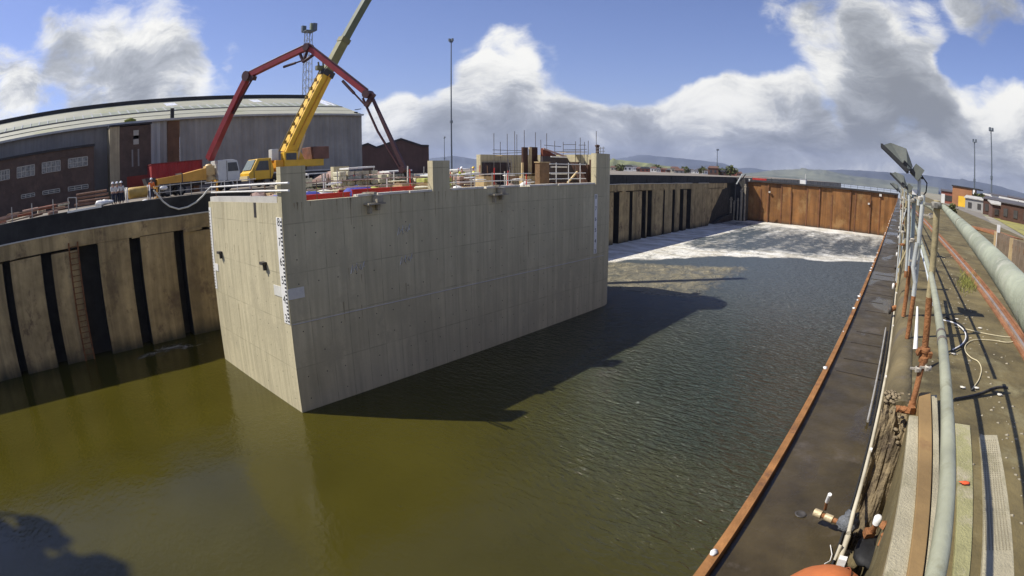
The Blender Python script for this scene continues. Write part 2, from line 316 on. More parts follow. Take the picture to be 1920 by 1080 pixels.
def build_water():
    x0, x1, y0, y1, st = -48.6, -.79, -34.0, 154.2, .8
    nx = int((x1-x0)/st)+1; ny = int((y1-y0)/st)+1; vs = []; foam = []; chop = []; dirty = []; far = []
    for j in range(ny):
        for i in range(nx):
            x = x0+(x1-x0)*i/(nx-1); y = y0+(y1-y0)*j/(ny-1)
            wx = x+1.6*fb(x*.12, y*.12, 3); wy = y+3.0*fb(x*.07, y*.07, 9)
            f = 0.0; tr = .5+.5*fb(x*.45, y*.045, 21); tr2 = .5+.5*fb(x*.2, y*.12, 33)
            f = max(f, (.62+.5*tr2)*sm(134, 148, wy+6*(tr-.5))*sm(-49, -38, wx)); f = max(f, 1.1*sm(143, 151, wy))
            lo = interp(wx, [(-39, 66), (-37.3, 69.5), (-34, 73), (-31, 80), (-16.5, 90.5), (-4, 98), (0, 101)])
            hi = interp(wx, [(-39, 96), (-34, 90), (-28, 93), (-24, 97), (-16, 99), (-4, 109), (0, 111)])
            f = max(f, (.70+.42*tr)*sm(lo-2.2, lo+1.4, wy+3*(tr-.5))*(1-sm(hi-7, hi+7, wy)))
            f = max(f, .34*sm(lo-20, lo-2, wy)*tr*(1-sm(lo, lo+4, wy)))
            f = max(f, (.78+.3*tr2)*(1-sm(-39.6, -37.4, wx))*sm(60, 68, wy)*(1-sm(128, 150, wy)))
            if x < -39 and 4 < y < 14: f = max(f, .50*tr*sm(-39.5, -41, x)*sm(4, 8, y))
            sc_ = fb(x*.09+.5*fb(x*.05, y*.05, 3), y*.09, 51)
            if 6 < y < 62 and x > -37: f = max(f, .30*(1-sm(.0, .035, abs(sc_-.12)))*sm(.35, .6, tr))
            if wy > hi: f = max(f, (.16+.46*tr+.22*sm(118, 140, wy))*(1 if wx > -38 else .8))
            d = sm(50.5, 54, wy-.05*(wx+30))*(1-sm(66, 72, wy-.35*(wx+36)))*(1-sm(-24, -16, wx))*.62
            d2 = .30*sm(52, 60, wy)*(1-sm(75, 90, wy))
            f = max(f, d); 
            foam.append(f); dirty.append(sm(.1, .5, d)*(1 if f == d else 0))
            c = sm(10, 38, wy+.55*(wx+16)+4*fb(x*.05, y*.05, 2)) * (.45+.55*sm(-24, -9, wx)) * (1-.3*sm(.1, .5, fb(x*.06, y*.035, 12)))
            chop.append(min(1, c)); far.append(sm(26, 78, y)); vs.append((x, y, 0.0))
    fs = [(j*nx+i, j*nx+i+1, (j+1)*nx+i+1, (j+1)*nx+i) for j in range(ny-1) for i in range(nx-1)]
    me = bpy.data.meshes.new('water'); me.from_pydata(vs, [], fs)
    for nm, dat in (('foam', foam), ('chop', chop), ('dirty', dirty), ('far', far)):
        a = me.attributes.new(nm, 'FLOAT', 'POINT'); a.data.foreach_set('value', dat)
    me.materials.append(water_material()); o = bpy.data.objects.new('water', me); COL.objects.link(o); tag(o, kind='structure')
build_water()

asphalt = M('deck_asphalt', (.122, .095, .040), .9, .6, 1.2, bump=.5, bscale=9, spots=(.20, .17, .085), spot_scale=1.1, spot_thr=.54)
yard = M('yard_ground', (.26, .235, .18), .95, .4, .12, bump=.3, bscale=2, spots=(.20, .20, .07), spot_scale=.07, spot_thr=.52)
quay_m = M('quay_concrete', (.22, .19, .15), .9, .4, .3, bump=.3)
sea_m = M('sea', (.30, .33, .35), .75, .08, .002, bump=0)
def struct(mb, name, mat): return tag(mb.build(name, mat), kind='structure')
struct(MB().bb(-1500, -48.55, -300, 430, -1, 12.0), 'left_quay', quay_m)
struct(MB().bb(.36, 9, -30, 420, 8, 11.25), 'deck', asphalt)
struct(MB().bb(9, 1200, -200, 900, 4, 11.20), 'yard', yard)
wet = M('wet_walkway', (.058, .043, .018), .45, .4, 2.2, bump=.12, bscale=14, spots=(.10, .08, .055), spot_scale=1.3, spot_thr=.56, spec=.4, wetp=.9)
struct(MB().bb(-.78, .10, -6, 153.9, -1, 10.3), 'walkway', wet)
mb = MB(); rq = random.Random(2); y = 6.0
y = 8.0
while y < 120:
    mb.box((-.34+rq.uniform(-.05, .05), y, 10.302), (rq.uniform(.35, .8), .012+.002*y, .006), rq.uniform(-.08, .08)); y += rq.uniform(.5, 1.6)*(1+y*.02)
struct(mb, 'walkway_joints', M('joint_dark', (.032, .024, .014), .5, .3, 3))
struct(MB().add([(-8800, 154.7, -.3), (-47, 154.7, -.3), (8800, 154.7, -.3), (8800, 8800, -.3), (-8800, 8800, -.3)], [(0, 1, 2, 3, 4)]), 'sea', sea_m)

def hill(sky, D, T, mat, label, seed):
    xs = [sky[0][0]+(sky[-1][0]-sky[0][0])*i/90 for i in range(91)]; rows = 9; vs = []
    for i, px in enumerate(xs):
        top = ad(px, interp(px, sky), D); dirv = Vector((top.x, top.y, 0)).normalized()
        for j in range(rows):
            t = j/(rows-1)*2-1; h = max(0, 1-abs(t)**1.25)
            if 0 < abs(t) < 1: h *= 1+.35*fb(i*.22, t*3, seed)
            dd = D+t*T
            vs.append((dirv.x*dd, dirv.y*dd, -4+(top.z+4)*h + (0 if t else fb(i*.5, 2, seed)*D*.0008)))
    fs = [(i*rows+j, (i+1)*rows+j, (i+1)*rows+j+1, i*rows+j+1) for i in range(90) for j in range(rows-1)]
    o = MB().add(vs, fs, True).build('hill', mat); tag(o, kind='structure'); return o
moor = M('moor_blue', (.075, .085, .095), 1, .35, .0016, bump=0, spots=(.05, .06, .05), spot_scale=.002)
field = M('field_hill', (.17, .18, .07), 1, .35, .006, bump=0, spots=(.09, .10, .05), spot_scale=.008, spot_thr=.5)
heath = M('heath_hill', (.15, .155, .10), 1, .4, .002, bump=0, spots=(.09, .10, .06), spot_scale=.003, spot_thr=.5)
hill([(1000, 306), (1080, 300), (1145, 298), (1178, 295), (1202, 290), (1246, 294), (1309, 300), (1356, 306), (1385, 316), (1403, 314), (1450, 321), (1560, 330)], 7000, 1200, moor, '', 1)
hill([(700, 318), (760, 307), (800, 298), (850, 292), (890, 298), (960, 310), (1040, 316)], 6800, 1200, moor, '', 5)
hill([(1060, 306), (1140, 299), (1165, 300), (1200, 304), (1235, 309), (1290, 318), (1350, 325), (1390, 330)], 1600, 420, field, '', 2)
hill([(1380, 326), (1420, 323), (1450, 319), (1498, 317), (1545, 318.5), (1600, 330), (1700, 342), (1760, 352)], 4600, 900, heath, '', 3)
hill([(1480, 326), (1545, 319), (1576, 318), (1624, 320), (1674, 323.5), (1732, 328), (1786, 335), (1833, 341), (1870, 348), (1918, 362), (2000, 385)], 5600, 900, moor, '', 4)

# ---- left dock wall
wallc = M('wall_concrete', (.42, .31, .15), .9, .42, .5, bump=.7, bscale=2.2, streak=.7, streak_scale=.9, spots=(.16, .11, .06), spot_scale=.6, spot_thr=.54, zband=(0, 1.3, (.05, .047, .03)))
recess_shade = M('painted_slot_shade', (.030, .027, .022), .8, .4, .6, bump=.3)  # near-black colour paints recess shade into the slots and corner
tarred = M('tarred_parapet', (.030, .029, .027), .85, .5, .5, bump=.4, streak=.4, streak_scale=.5)
railw = M('pale_conduit', (.55, .53, .46), .6, .2, 2)
XL = -47.1
wall = thing('dock_wall', 'tall stained concrete dock wall with dark slots and black parapet behind the grey caisson', 'dock wall', (XL, 60, 0))
slots_px = [(13, 28, 566), (87, 107, 566), (159, 196, 566), (255, 276, 566), (339, 357, 566), (1150, 1161, 393), (1180, 1186, 393), (1203, 1211, 393), (1214, 1222, 393), (1243, 1246, 393), (1260, 1265, 393), (1274, 1281, 393), (1287, 1295, 393)]
slots = [(ax(a, y, XL).y, ax(b, y, XL).y) for a, b, y in slots_px]
yy = slots[4][1]+3.3
while yy < 55: slots.append((yy, yy+.95)); yy += 4.1
yy = slots[0][0]-4.2
while yy > -26: slots.append((yy-.9, yy)); yy -= 4.2
slots.sort(); fmb = MB(); prev = -30.0; YE = 128.0; rnd = random.Random(3)
for a, b in slots + [(YE, YE+1)]:
    if a-prev > .05:
        j = rnd.uniform(-.03, .03); fmb.bb(XL-1.6, XL+j, prev, a, -1.5, 9.05+rnd.uniform(-.15, .15))
    prev = b
fmb.ext([(XL, YE, -1.5), (XL, 128.5, 0), (XL, 131, 3.6), (XL, 133.5, 5.2), (XL, 138.5, 8.8), (XL, 141, 9.05), (XL, YE, 9.05)], (-1.6, 0, 0))
fmb.build('wall_face', wallc, wall)
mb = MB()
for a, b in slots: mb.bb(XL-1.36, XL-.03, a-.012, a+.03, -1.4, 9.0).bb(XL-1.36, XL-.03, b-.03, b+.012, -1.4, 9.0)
mb.build('slot_shade_plate', recess_shade, wall)  # thin dark plates added so the slot sides look deeply shaded
lint = MB().bb(XL-1.6, XL+.03, -30, 142, 9.18, 10.36)
for k in range(40):
    y = rnd.uniform(-10, 140); lint.box((XL+.05, y, rnd.uniform(9.1, 9.35)), (.16, rnd.uniform(.5, 1.8), rnd.uniform(.1, .3)), 0, rnd.uniform(-.08, .08))
lint.build('lintel', wallc, wall)
MB().bb(XL-1.75, XL-1.35, -30, 153.9, -1.5, 10.3).build('slot_back', recess_shade, wall)
MB().bb(XL-1.45, XL-.12, -30, 153.9, 10.364, 12.02).build('parapet', tarred, wall)
MB().tube([(XL+.02, y, 10.42+.03*math.sin(y)) for y in range(-30, 118, 3)], .065, 6).tube([(XL+.02, 121, 10.42), (XL+.02, 128, 10.42)], .06, 6).build('conduit', railw, wall)
mb = MB()
for k in range(14):
    y = -12+k*9.7+rnd.uniform(-2, 2); mb.box((XL-.09, y, 11.2), (.08, .12, 1.6))
mb.build('parapet_strut', tarred, wall)
lad = thing('ladder', 'rusty steel ladder fixed down the stained dock wall at the far left', 'ladder', (XL+.2, ax(150, 566, XL).y, 0))
rust = M('rust_steel', (.20, .085, .032), .85, .5, 3, bump=.4, spots=(.09, .04, .02), spot_scale=3, spot_thr=.52)
ly = ax(150, 566, XL).y
for s_ in (-.42, .42): MB().bb(XL+.08, XL+.2, ly+s_-.07, ly+s_+.07, 0, 9.6).build('stringer', rust, lad)
mb = MB()
for k in range(20): mb.tube([(XL+.14, ly-.42, .5+k*.46), (XL+.14, ly+.42, .5+k*.46)], .03, 6)
mb.build('rungs', rust, lad)

# ---- dock gate
gate_m = M('gate_rust', (.27, .120, .034), .85, .4, .3, bump=.5, bscale=2, streak=.75, streak_scale=.6, spots=(.29, .165, .06), spot_scale=.30, spot_thr=.53, zband=(0, 1.0, (.07, .045, .025)))
gate_d = M('gate_tar', (.035, .030, .027), .8, .4, 1)
gate = thing('dock_gate', 'rusty orange riveted steel dock gate closing the far end of the water', 'dock gate', (-25, 154, 0))
mb = MB(); ribs = [1426, 1440, 1465, 1483, 1513, 1536, 1560, 1594, 1604, 1632, 1650]
rx = [ay(p, 385, 153.9).x for p in ribs]; edges = [-47.05]+rx+[-.79]
for k, (a, b) in enumerate(zip(edges, edges[1:])):
    off = .22*(k % 2); mb.bb(a+.02, b-.02, 153.95-off, 155.4, -1.5, 11.0)
mb.build('skin_plate', gate_m, gate)
mb = MB()
for k, x in enumerate(rx): mb.bb(x-.16, x+.16, 153.62, 153.93, -1.0, 10.6 if k % 3 else 9.2)
mb.build('rib', M('gate_rib', (.20, .085, .035), .85, .4, .6, streak=.5), gate)
MB().bb(-47.0, -.7, 153.3, 156.6, 11.0, 11.45).build('walkway_beam', gate_d, gate)
mb = MB()
for k in range(24): mb.tube([(-46+k*1.95, 156.3, 11.4), (-46+k*1.95, 156.3, 12.4)], .04, 5)
mb.tube([(-46, 156.3, 12.4), (-1.2, 156.3, 12.4)], .04, 5).tube([(-46, 156.3, 11.95), (-1.2, 156.3, 11.95)], .03, 5)
mb.build('handrail', gate_d, gate)
for px, py, sz in ((1404, 338, .8), (1443, 360, .5), (1629, 382, .5), (1651, 366, .7)):
    p = ay(px, py, 153.4); MB().box(p, (sz, .35, sz*.9)).build('mooring_block', M('pale_fitting', (.62, .58, .5), .7, .3, 2), gate)
p = ay(1430, 337, 155)
tag(MB().bb(p.x-3.0, p.x+1.2, 154.7, 155.1, 11.6, 12.15).build('barrier', M('red_barrier', (.42, .03, .02), .6, .3, 1)), 'small red barrier standing on top of the rusty gate near the left corner', 'barrier')
cb = thing('gate_cabin', 'small white control cabin on top of the rusty dock gate', 'cabin', (ay(1506, 342, 155).x, 155, 11.45))
cxp = cb.location.x; white = M('white_paint', (.78, .76, .70), .6, .12, 1)
MB().bb(cxp-.85, cxp+.85, 154.3, 155.9, 11.452, 12.7).build('wall', white, cb)
MB().bb(cxp-.95, cxp+.95, 154.2, 156, 12.7, 12.85).build('roof', M('grey_roof', (.4, .4, .38), .8), cb)
MB().tube([(cxp+.6, 155, 12.85), (cxp+.6, 155, 14.2)], .06, 6).build('flue', white, cb)
MB().bb(-47.0, -44.4, 150.2, 153.2, -1.5, 11.9).bb(-44.398, -44.1, 151, 153.2, -1.5, 9.5).build('gate_pier', M('pier_dark', (.06, .055, .048), .9, .4, .5, bump=.4, streak=.5), wall)
# timber fender posts in the left corner of the gate
post_m = M('weathered_timber', (.36, .31, .23), .9, .35, 1.2, bump=.4, streak=.5)
for k, (px, top, w) in enumerate(((1358, 393, .45), (1371, 369, .5), (1377, 376, .35), (1384, 371, .35), (1391, 354, .55), (1398, 345, .4))):
    p = ay(px, top, 148.5+k*.35)
    o = thing('fender_post', ['short pale fender post farthest left of the row at the gate corner', 'pale timber fender post with a crosspiece, second from left at the gate corner', 'thin timber fender post third from left at the gate corner', 'thin timber fender post fourth from left at the gate corner', 'thickest and tallest pale fender post at the gate corner', 'dark-topped fender post nearest the rusty gate'][k], 'fender post', (p.x, p.y, 0), 0, 'timber fender posts in the gate corner')
    MB().bb(p.x-w/2, p.x+w/2, p.y-w/2, p.y+w/2, -1, p.z).build('shaft', post_m, o, bevel=.04)
    MB().bb(p.x-w*.8, p.x+w*.8, p.y-w*.6, p.y+w*.6, p.z-.9, p.z-.55).build('cap_block', post_m, o)
st_m = M('pale_strut', (.5, .52, .5), .7, .2, 1)
o = thing('davit', 'pale slanting steel arm on the quay corner beside the rusty gate', 'davit', (-46, 147, 11)); a, b = ay(1381, 345, 147), ay(1392, 326, 147)
MB().beam(a, b, .35, .3).build('arm', st_m, o); MB().beam(ay(1388, 340, 147.4), ay(1398, 327, 147.4), .25, .25).build('strut', gate_d, o)
# recess ledge in the corner
MB().ext([(XL-.1, 128.2, -1), (XL-.1, 153.9, -1), (XL-.1, 153.9, 2.2), (XL-.1, 141, 1.6)], (-1.2, 0, 0)).build('corner_ledge', recess_shade, wall)
# ------------------------------------------------------------------ people (small, far): one skinned body, clothing as children
def skin_mesh(name, joints, edges, mat, parent):
    me = bpy.data.meshes.new(name); me.from_pydata([j[:3] for j in joints], edges, [])
    o = bpy.data.objects.new(name, me); COL.objects.link(o); sk = o.modifiers.new('s', 'SKIN')
    for i, j in enumerate(joints): me.skin_vertices[0].data[i].radius = (j[3], j[4] if len(j) > 4 else j[3])
    me.skin_vertices[0].data[0].use_root = True
    ss = o.modifiers.new('u', 'SUBSURF'); ss.levels = ss.render_levels = 1
    dg = bpy.context.evaluated_depsgraph_get(); dg.update(); m2 = bpy.data.meshes.new_from_object(o.evaluated_get(dg)); o.modifiers.clear(); o.data = m2; bpy.data.meshes.remove(me)
    m2.polygons.foreach_set('use_smooth', [True]*len(m2.polygons)); m2.materials.clear(); m2.materials.append(mat); o.parent = parent; return o
skin = M('skin', (.42, .24, .16), .6, .1, 8, bump=0); dark_cloth = M('navy_trousers', (.03, .035, .055), .9, .3, 6, bump=0)
def person(loc, rz, label, jacket, helmet, pose='stand'):
    t = thing('person', label, 'person', loc, rz)
    if pose == 'bend': sh = (0, .28, 1.28); hd = (0, .42, 1.50); hp = (0, -.05, .92); hnd = [(-.2, .45, .75), (.2, .5, .8)]; el = [(-.26, .30, 1.0), (.26, .34, 1.02)]
    else: sh = (0, .0, 1.42); hd = (0, .02, 1.66); hp = (0, 0, .93); hnd = [(-.26, .22, .95), (.25, .3, 1.05)]; el = [(-.29, .02, 1.14), (.28, .04, 1.14)]
    J = [(*hp, .15, .11), (hp[0]+(sh[0]-hp[0])*.5, hp[1]+(sh[1]-hp[1])*.5, (hp[2]+sh[2])/2, .15, .11), (*sh, .14, .10), (hd[0]*.5, (sh[1]+hd[1])/2, (sh[2]+hd[2])/2, .055), (*hd, .085, .10), (hd[0], hd[1]+.01, hd[2]+.10, .07)]
    E = [(0, 1), (1, 2), (2, 3), (3, 4), (4, 5)]
    for k, s in enumerate((-1, 1)):
        b = len(J); J += [(s*.20, sh[1], sh[2]+.0, .065), (*el[k], .045), (*hnd[k], .032), (hnd[k][0], hnd[k][1]+.09, hnd[k][2]-.03, .035)]; E += [(2, b), (b, b+1), (b+1, b+2), (b+2, b+3)]
        b = len(J); J += [(s*.10, hp[1], hp[2]-.08, .10), (s*.12, hp[1]+.06*(k*2-1)+.04, .50, .07), (s*.13, hp[1]-.06*(k*2-1)*.5, .09, .05), (s*.14, hp[1]+.16, .04, .045)]; E += [(0, b), (b, b+1), (b+1, b+2), (b+2, b+3)]
    skin_mesh('body', J, E, skin, t)
    jm = [(hp[0], hp[1], hp[2]-.02, .17, .13), J[1][:3]+(.175, .13), (*sh, .16, .12)]; je = [(0, 1), (1, 2)]
    for k, s in enumerate((-1, 1)):
        b = len(jm); jm += [(s*.20, sh[1], sh[2], .085), (*el[k], .062), tuple(el[k][q]+(hnd[k][q]-el[k][q])*.8 for q in range(3))+(.05,)]; je += [(2, b), (b, b+1), (b+1, b+2)]
    skin_mesh('jacket', jm, je, jacket, t)
    tm = [(hp[0], hp[1], hp[2]-.02, .165, .125)]; te = []
    for k, s in enumerate((-1, 1)):
        b = len(tm); tm += [(s*.10, hp[1], hp[2]-.10, .115), (s*.12, hp[1]+.06*(k*2-1)+.04, .50, .088), (s*.13, hp[1]-.06*(k*2-1)*.5, .10, .07)]; te += [(0, b), (b, b+1), (b+1, b+2)]
    skin_mesh('trousers', tm, te, dark_cloth, t)
    h = MB(); h.lathe((hd[0], hd[1], hd[2]+.08), [(.155, 0), (.15, .02), (.125, .03), (.12, .07), (.09, .12), (.04, .145), (0.001, .15)], 14); h.box((hd[0], hd[1]+.14, hd[2]+.085), (.16, .08, .015)); h.build('helmet', helmet, t, local=True)
    f = MB(); f.ball((hd[0], hd[1]+.105, hd[2]+.0), .02, 6).box((hd[0]-.035, hd[1]+.098, hd[2]+.03), (.03, .012, .012)).box((hd[0]+.035, hd[1]+.098, hd[2]+.03), (.03, .012, .012)).box((hd[0], hd[1]+.096, hd[2]-.05), (.05, .012, .01)); f.build('face', M('face_dark', (.16, .08, .06), .6), t, local=True)
    return t
hiviz = M('hiviz_yellow', (.55, .60, .06), .8, .15, 8, bump=0); pale_j = M('pale_overall', (.62, .60, .55), .9, .2, 6, bump=0); orange_j = M('hiviz_orange', (.75, .17, .03), .8, .15, 8, bump=0)
wh = M('helmet_white', (.8, .8, .78), .4, .05, 5, bump=0); yh = M('helmet_yellow', (.75, .5, .05), .4, .05, 5, bump=0)

# ------------------------------------------------------------------ concrete caisson
conc = M('caisson_concrete', (.60, .53, .335), .85, .13, .3, bump=.3, bscale=6, streak=.34, streak_scale=2.0, panel=(1.25, 2.62), spots=(.47, .415, .265), spot_scale=.4, spot_thr=.53)
conc_top = M('fresh_concrete', (.55, .52, .45), .85, .15, 1)
X0, X1, Y0, YF, ZT, ZH = -38.75, -26.2, 12.43, 46.7, 11.6, 14.4
def outline(d):
    r = 3.0-d; c1 = (X1-3.0, YF-3.0); c2 = (X0+3.0, YF-3.0)
    p = [(X0+d, Y0+d), (X1-d, Y0+d)]
    p += [(c1[0]+r*math.cos(a), c1[1]+r*math.sin(a)) for a in [i*math.pi/16 for i in range(9)]]
    p += [(c2[0]+r*math.cos(a), c2[1]+r*math.sin(a)) for a in [math.pi/2+i*math.pi/16 for i in range(9)]]
    return p
cai = thing('concrete_caisson', 'huge pale grey concrete caisson afloat in the flooded dock', 'caisson', (-32.5, 29, 0))
def hull(dx=0, dy=0, name='hull', par=cai, yflip=None):
    po, pi_ = outline(0), outline(.55); n = len(po); mb = MB()
    vs = [(x+dx, y+dy, z) for p, z in ((po, -3), (po, ZT), (pi_, ZT), (pi_, 11.3)) for x, y in p]; fs = []
    for L_ in range(3):
        for i in range(n): fs.append((L_*n+i, L_*n+(i+1) % n, (L_+1)*n+(i+1) % n, (L_+1)*n+i))
    fs.append(tuple(3*n+i for i in range(n))); mb.add(vs, fs)
    o = mb.build(name, conc, par); return o
hull()
# raised bow wall round the far end
po, pi_ = outline(0), outline(.55); n = len(po); mb = MB(); yA, yB = 42.1, 39.7
ro = [(X1, yA)]+po[2:]+[(X0, yB)]; ri = [(X1-.55, yA)]+pi_[2:]+[(X0+.55, yB)]; k = len(ro)
vs = [(x, y, z) for P_, z in ((ro, ZT+.002), (ro, ZH), (ri, ZH), (ri, ZT+.002)) for x, y in P_]; fs = []
for L_ in range(3):
    for i in range(k-1): fs.append((L_*k+i, L_*k+i+1, (L_+1)*k+i+1, (L_+1)*k+i))
fs += [(0, k, 2*k, 3*k), (k-1, 3*k-1+k, 3*k-1, 2*k-1)]
mb.add(vs, fs).build('bow_wall', conc, cai)
for (xa, xb, ya, yb, z1) in ((X1-.5, X1-.002, Y0+.002, 13.92, 13.48), (X1-.5, X1-.002, 22.9, 24.35, 13.55), (X0+.002, X0+.5, 22.9, 24.35, 13.5), (X0+.002, X0+.5, Y0+.002, 13.9, 13.45)):
    if xa < -30 and yb > 20: pass
    elif xa < -30: continue
    MB().bb(xa, xb, ya, yb, ZT+.002, z1).build('pillar', conc, cai)
MB().tube([(X1+.0, Y0+.05, 5.12), (X1+.0, 43.6, 4.95)], .034, 6).build('lift_joint', conc_top, cai)
for y0_, y1_ in ((17.2, 18.5), (18.6, 20.9), (21.0, 22.8), (24.5, 27.5), (27.8, 31.4), (32.6, 36.2), (36.3, 41.9)): MB().box((X1-.2, (y0_+y1_)/2, ZT+.07), (.5, y1_-y0_, .13), 0, .004).build('sunlit_edge_strip', M('pale_board_lit_edge', (.66, .62, .52), .8, .25, 1.5), cai)  # pale strips stand in for the sunlit top of the wall
MB().bb(X0+.4, X1-.6, Y0+.02, Y0+.5, ZT+.004, ZT+.34).build('end_kerb', conc_top, cai)
gw = M('gauge_white', (.82, .80, .74), .6, .05, 3, bump=0); gb = M('gauge_black', (.03, .03, .03), .7, .1, 3, bump=0)
g1 = MB().bb(-26.95, -26.28, Y0-.03, Y0-.002, 5.15, 10.85).build('draught_gauge', gw, cai)
for dgt, zz in zip('876543', (10.6, 9.55, 8.5, 7.5, 6.46, 5.42)): text_mesh('numeral', dgt, .62, gb, g1, (-26.66, Y0-.034, zz), (1, 0, 0), (0, 0, 1))
for i in range(27): MB().bb(-26.47, -26.29, Y0-.036, Y0-.031, 5.25+i*.205, 5.25+i*.205+.1).build('scale_mark', gb, g1)
MB().bb(-27.95, -26.955, Y0-.025, Y0-.002, 6.55, 7.12).build('corner_plate', M('corner_plate', (.68, .66, .58), .7, .1, 3, bump=0), cai); MB().bb(X1+.002, X1+.025, Y0-.02, 13.42, 6.5, 7.08).build('corner_plate', M('corner_plate', (.68, .66, .58), .7, .1, 3, bump=0), cai)
g2 = MB().bb(X0+.03, X0+.5, Y0-.03, Y0-.002, 5.4, 11.2).build('draught_gauge', gw, cai)
for i in range(26): MB().bb(X0+.06, X0+.24, Y0-.036, Y0-.031, 5.5+i*.215, 5.5+i*.215+.1).build('scale_mark', gb, g2)
MB().bb(X0+.51, X0+1.15, Y0-.03, Y0-.002, 6.75, 7.25).build('corner_plate', gw, cai)
g3 = MB().bb(X1+.002, X1+.03, 41.85, 42.3, 5.3, 10.7).build('draught_gauge', gw, cai)
for dgt, zz in zip('876543', (10.45, 9.4, 8.45, 7.45, 6.45, 5.5)): text_mesh('numeral', dgt, .5, gb, g3, (X1+.034, 42.05, zz), (0, 1, 0), (0, 0, 1))
MB().box((-26.55, 44.75, 6.95), (.05, .5, .5), R(22)).build('marker_plate', gw, cai)
steel_d = M('dark_steel', (.05, .045, .04), .6, .3, 3)
for px, py in ((415, 473), (497, 493)):
    p = ay(px, py, Y0); MB().box((p.x, Y0-.14, p.z), (.5, .26, .16)).box((p.x+.12, Y0-.1, p.z-.22), (.14, .18, .35)).build('tow_bracket', steel_d, cai)
p = ay(478, 391, Y0); MB().bb(p.x-.18, p.x+.18, Y0-.012, Y0-.002, 10.75, ZT).build('top_slot', steel_d, cai)
for px, py, w in ((697, 366, 1.2), (930, 352, 1.5)):
    p = ax(px, py, X1); mb = MB()
    mb.bb(X1+.002, X1+.55, p.y-w/2, p.y+w/2, 11.1, 11.2).bb(X1+.002, X1+.3, p.y-w*.3, p.y-w*.3+.15, 10.6, 11.098).bb(X1+.002, X1+.3, p.y+w*.3-.15, p.y+w*.3, 10.75, 11.098).box((X1+.25, p.y+w*.2, 11.42), (.4, .5, .4), .2).box((X1-.1, p.y-.1, 11.75), (.9, .25, .12), .3)
    mb.build('formwork_bracket', M('cement_timber', (.34, .30, .22), .9, .3, 2), cai)
chalk = M('chalk', (.9, .88, .8), .9, .2, 4, bump=0)
for px, py in ((757, 435), (671, 506), (762, 490)):
    p = ax(px, py, X1); pts = [(X1+.012, p.y+.10*(i-5)+.08*math.sin(i*2.3), p.z+(.22 if i % 2 else -.15)*(1+.4*math.sin(i*1.7))+.02*i) for i in range(11)]
    MB().tube(pts, .02, 5).build('chalk_mark', chalk, cai)

hb = MB(); rr = random.Random(77)
for iy in range(25):
    for iz in range(8):
        if rr.random() < .25: continue
        y = Y0+.7+iy*1.25; z = .7+iz*1.31; hb.add([(X1+.003, y+.04*math.cos(a*1.047), z+.04*math.sin(a*1.047)) for a in range(6)], [tuple(range(6))])
for ix in range(10):
    for iz in range(8):
        if rr.random() < .3: continue
        x = X0+.7+ix*1.25; z = .7+iz*1.31; hb.add([(x+.035*math.cos(a*1.047), Y0-.003, z+.035*math.sin(a*1.047)) for a in range(6)], [tuple(range(6))])
hb.build('tie_holes', steel_d, cai)['kind'] = 'stuff'
rr = random.Random(31); mb = MB(); stain = M('run_stain', (.36, .30, .18), .9, .3, 3, bump=0)
for k in range(34):
    y = rr.uniform(13, 43); h = rr.uniform(.3, 2.2)*rr.random()+.2; w = rr.uniform(.02, .06); z1 = 11.58 if rr.random() < .7 else rr.uniform(5, 9)
    mb.add([(X1+.004, y-w, z1), (X1+.004, y+w, z1), (X1+.004, y+w*.3, z1-h), (X1+.004, y-w*.2, z1-h)], [(0, 1, 2, 3)])
for k in range(12):
    x = rr.uniform(X0+.5, X1-1); h = rr.uniform(.4, 3); w = rr.uniform(.02, .06); z1 = rr.choice((11.58, 8.9, 5.0))
    mb.add([(x-w, Y0-.004, z1), (x+w, Y0-.004, z1), (x+w*.3, Y0-.004, z1-h), (x-w*.2, Y0-.004, z1-h)], [(0, 1, 2, 3)])
mb.build('stain_runs', stain, cai)['kind'] = 'stuff'
# ---- things on top of the caisson
scaf = M('scaffold_tube', (.42, .40, .36), .5, .3, 3, metal=.4, bump=.05); scaf_w = M('white_rail', (.75, .73, .68), .5, .1, 3); scaf_d = M('dark_tube', (.13, .12, .115), .6, .3, 3); brownp = M('brown_post', (.16, .09, .05), .8, .3, 3)
def rail_set(label, pts, zs, posts, mat, pmat, r=.035, group=None):
    a, b = Vector(pts[0]), Vector(pts[1]); t = thing('guard_rail', label, 'guard rail', (a.x, a.y, a.z), 0, group)
    for z in zs: MB().tube([a+Vector((0, 0, z)), b+Vector((0, 0, z))], r, 6).build('rail', mat, t)
    for i in range(posts):
        p = a+(b-a)*((i+.5)/posts); MB().tube([p, p+Vector((0, 0, max(zs)+.12))], r*.85, 6).build('post', pmat, t)
    return t
p, q = ay(396, 351, Y0+.2), ay(541, 343, Y0-.15)
t = thing('guard_rail', 'two white guard rails running along the sunlit end of the caisson past its corner pillar', 'guard rail', (-32, Y0+.2, ZT))
for dz in (0, -.38): MB().tube([(p.x, p.y, p.z+dz), (q.x, q.y, q.z+dz)], .06, 6).build('rail', scaf_w, t)
for px in (405, 471, 497, 523): MB().tube([(ay(px, 360, Y0+.25).x, Y0+.25, ZT), (ay(px, 360, Y0+.25).x, Y0+.25, 12.75)], .035, 6).build('post', brownp, t)
rail_set('thin rusty guard rail on the long caisson edge between corner pillar and middle pillar', ((-26.9, 14.1, ZT), (-26.9, 22.7, ZT)), (.55, .95), 5, M('pink_rail', (.52, .36, .30), .7, .3, 2), brownp, .03)
rail_set('white guard rails on the long caisson edge right of the middle pillar', ((-26.8, 24.6, ZT), (-26.8, 33.5, ZT)), (.48, .98), 5, scaf_w, scaf, .035)
rail_set('white guard rails in front of the brown formwork by the raised end', ((-27.0, 36.2, ZT), (-27.0, 41.6, ZT)), (.5, 1.0, 1.75), 3, scaf_w, scaf_w, .04)
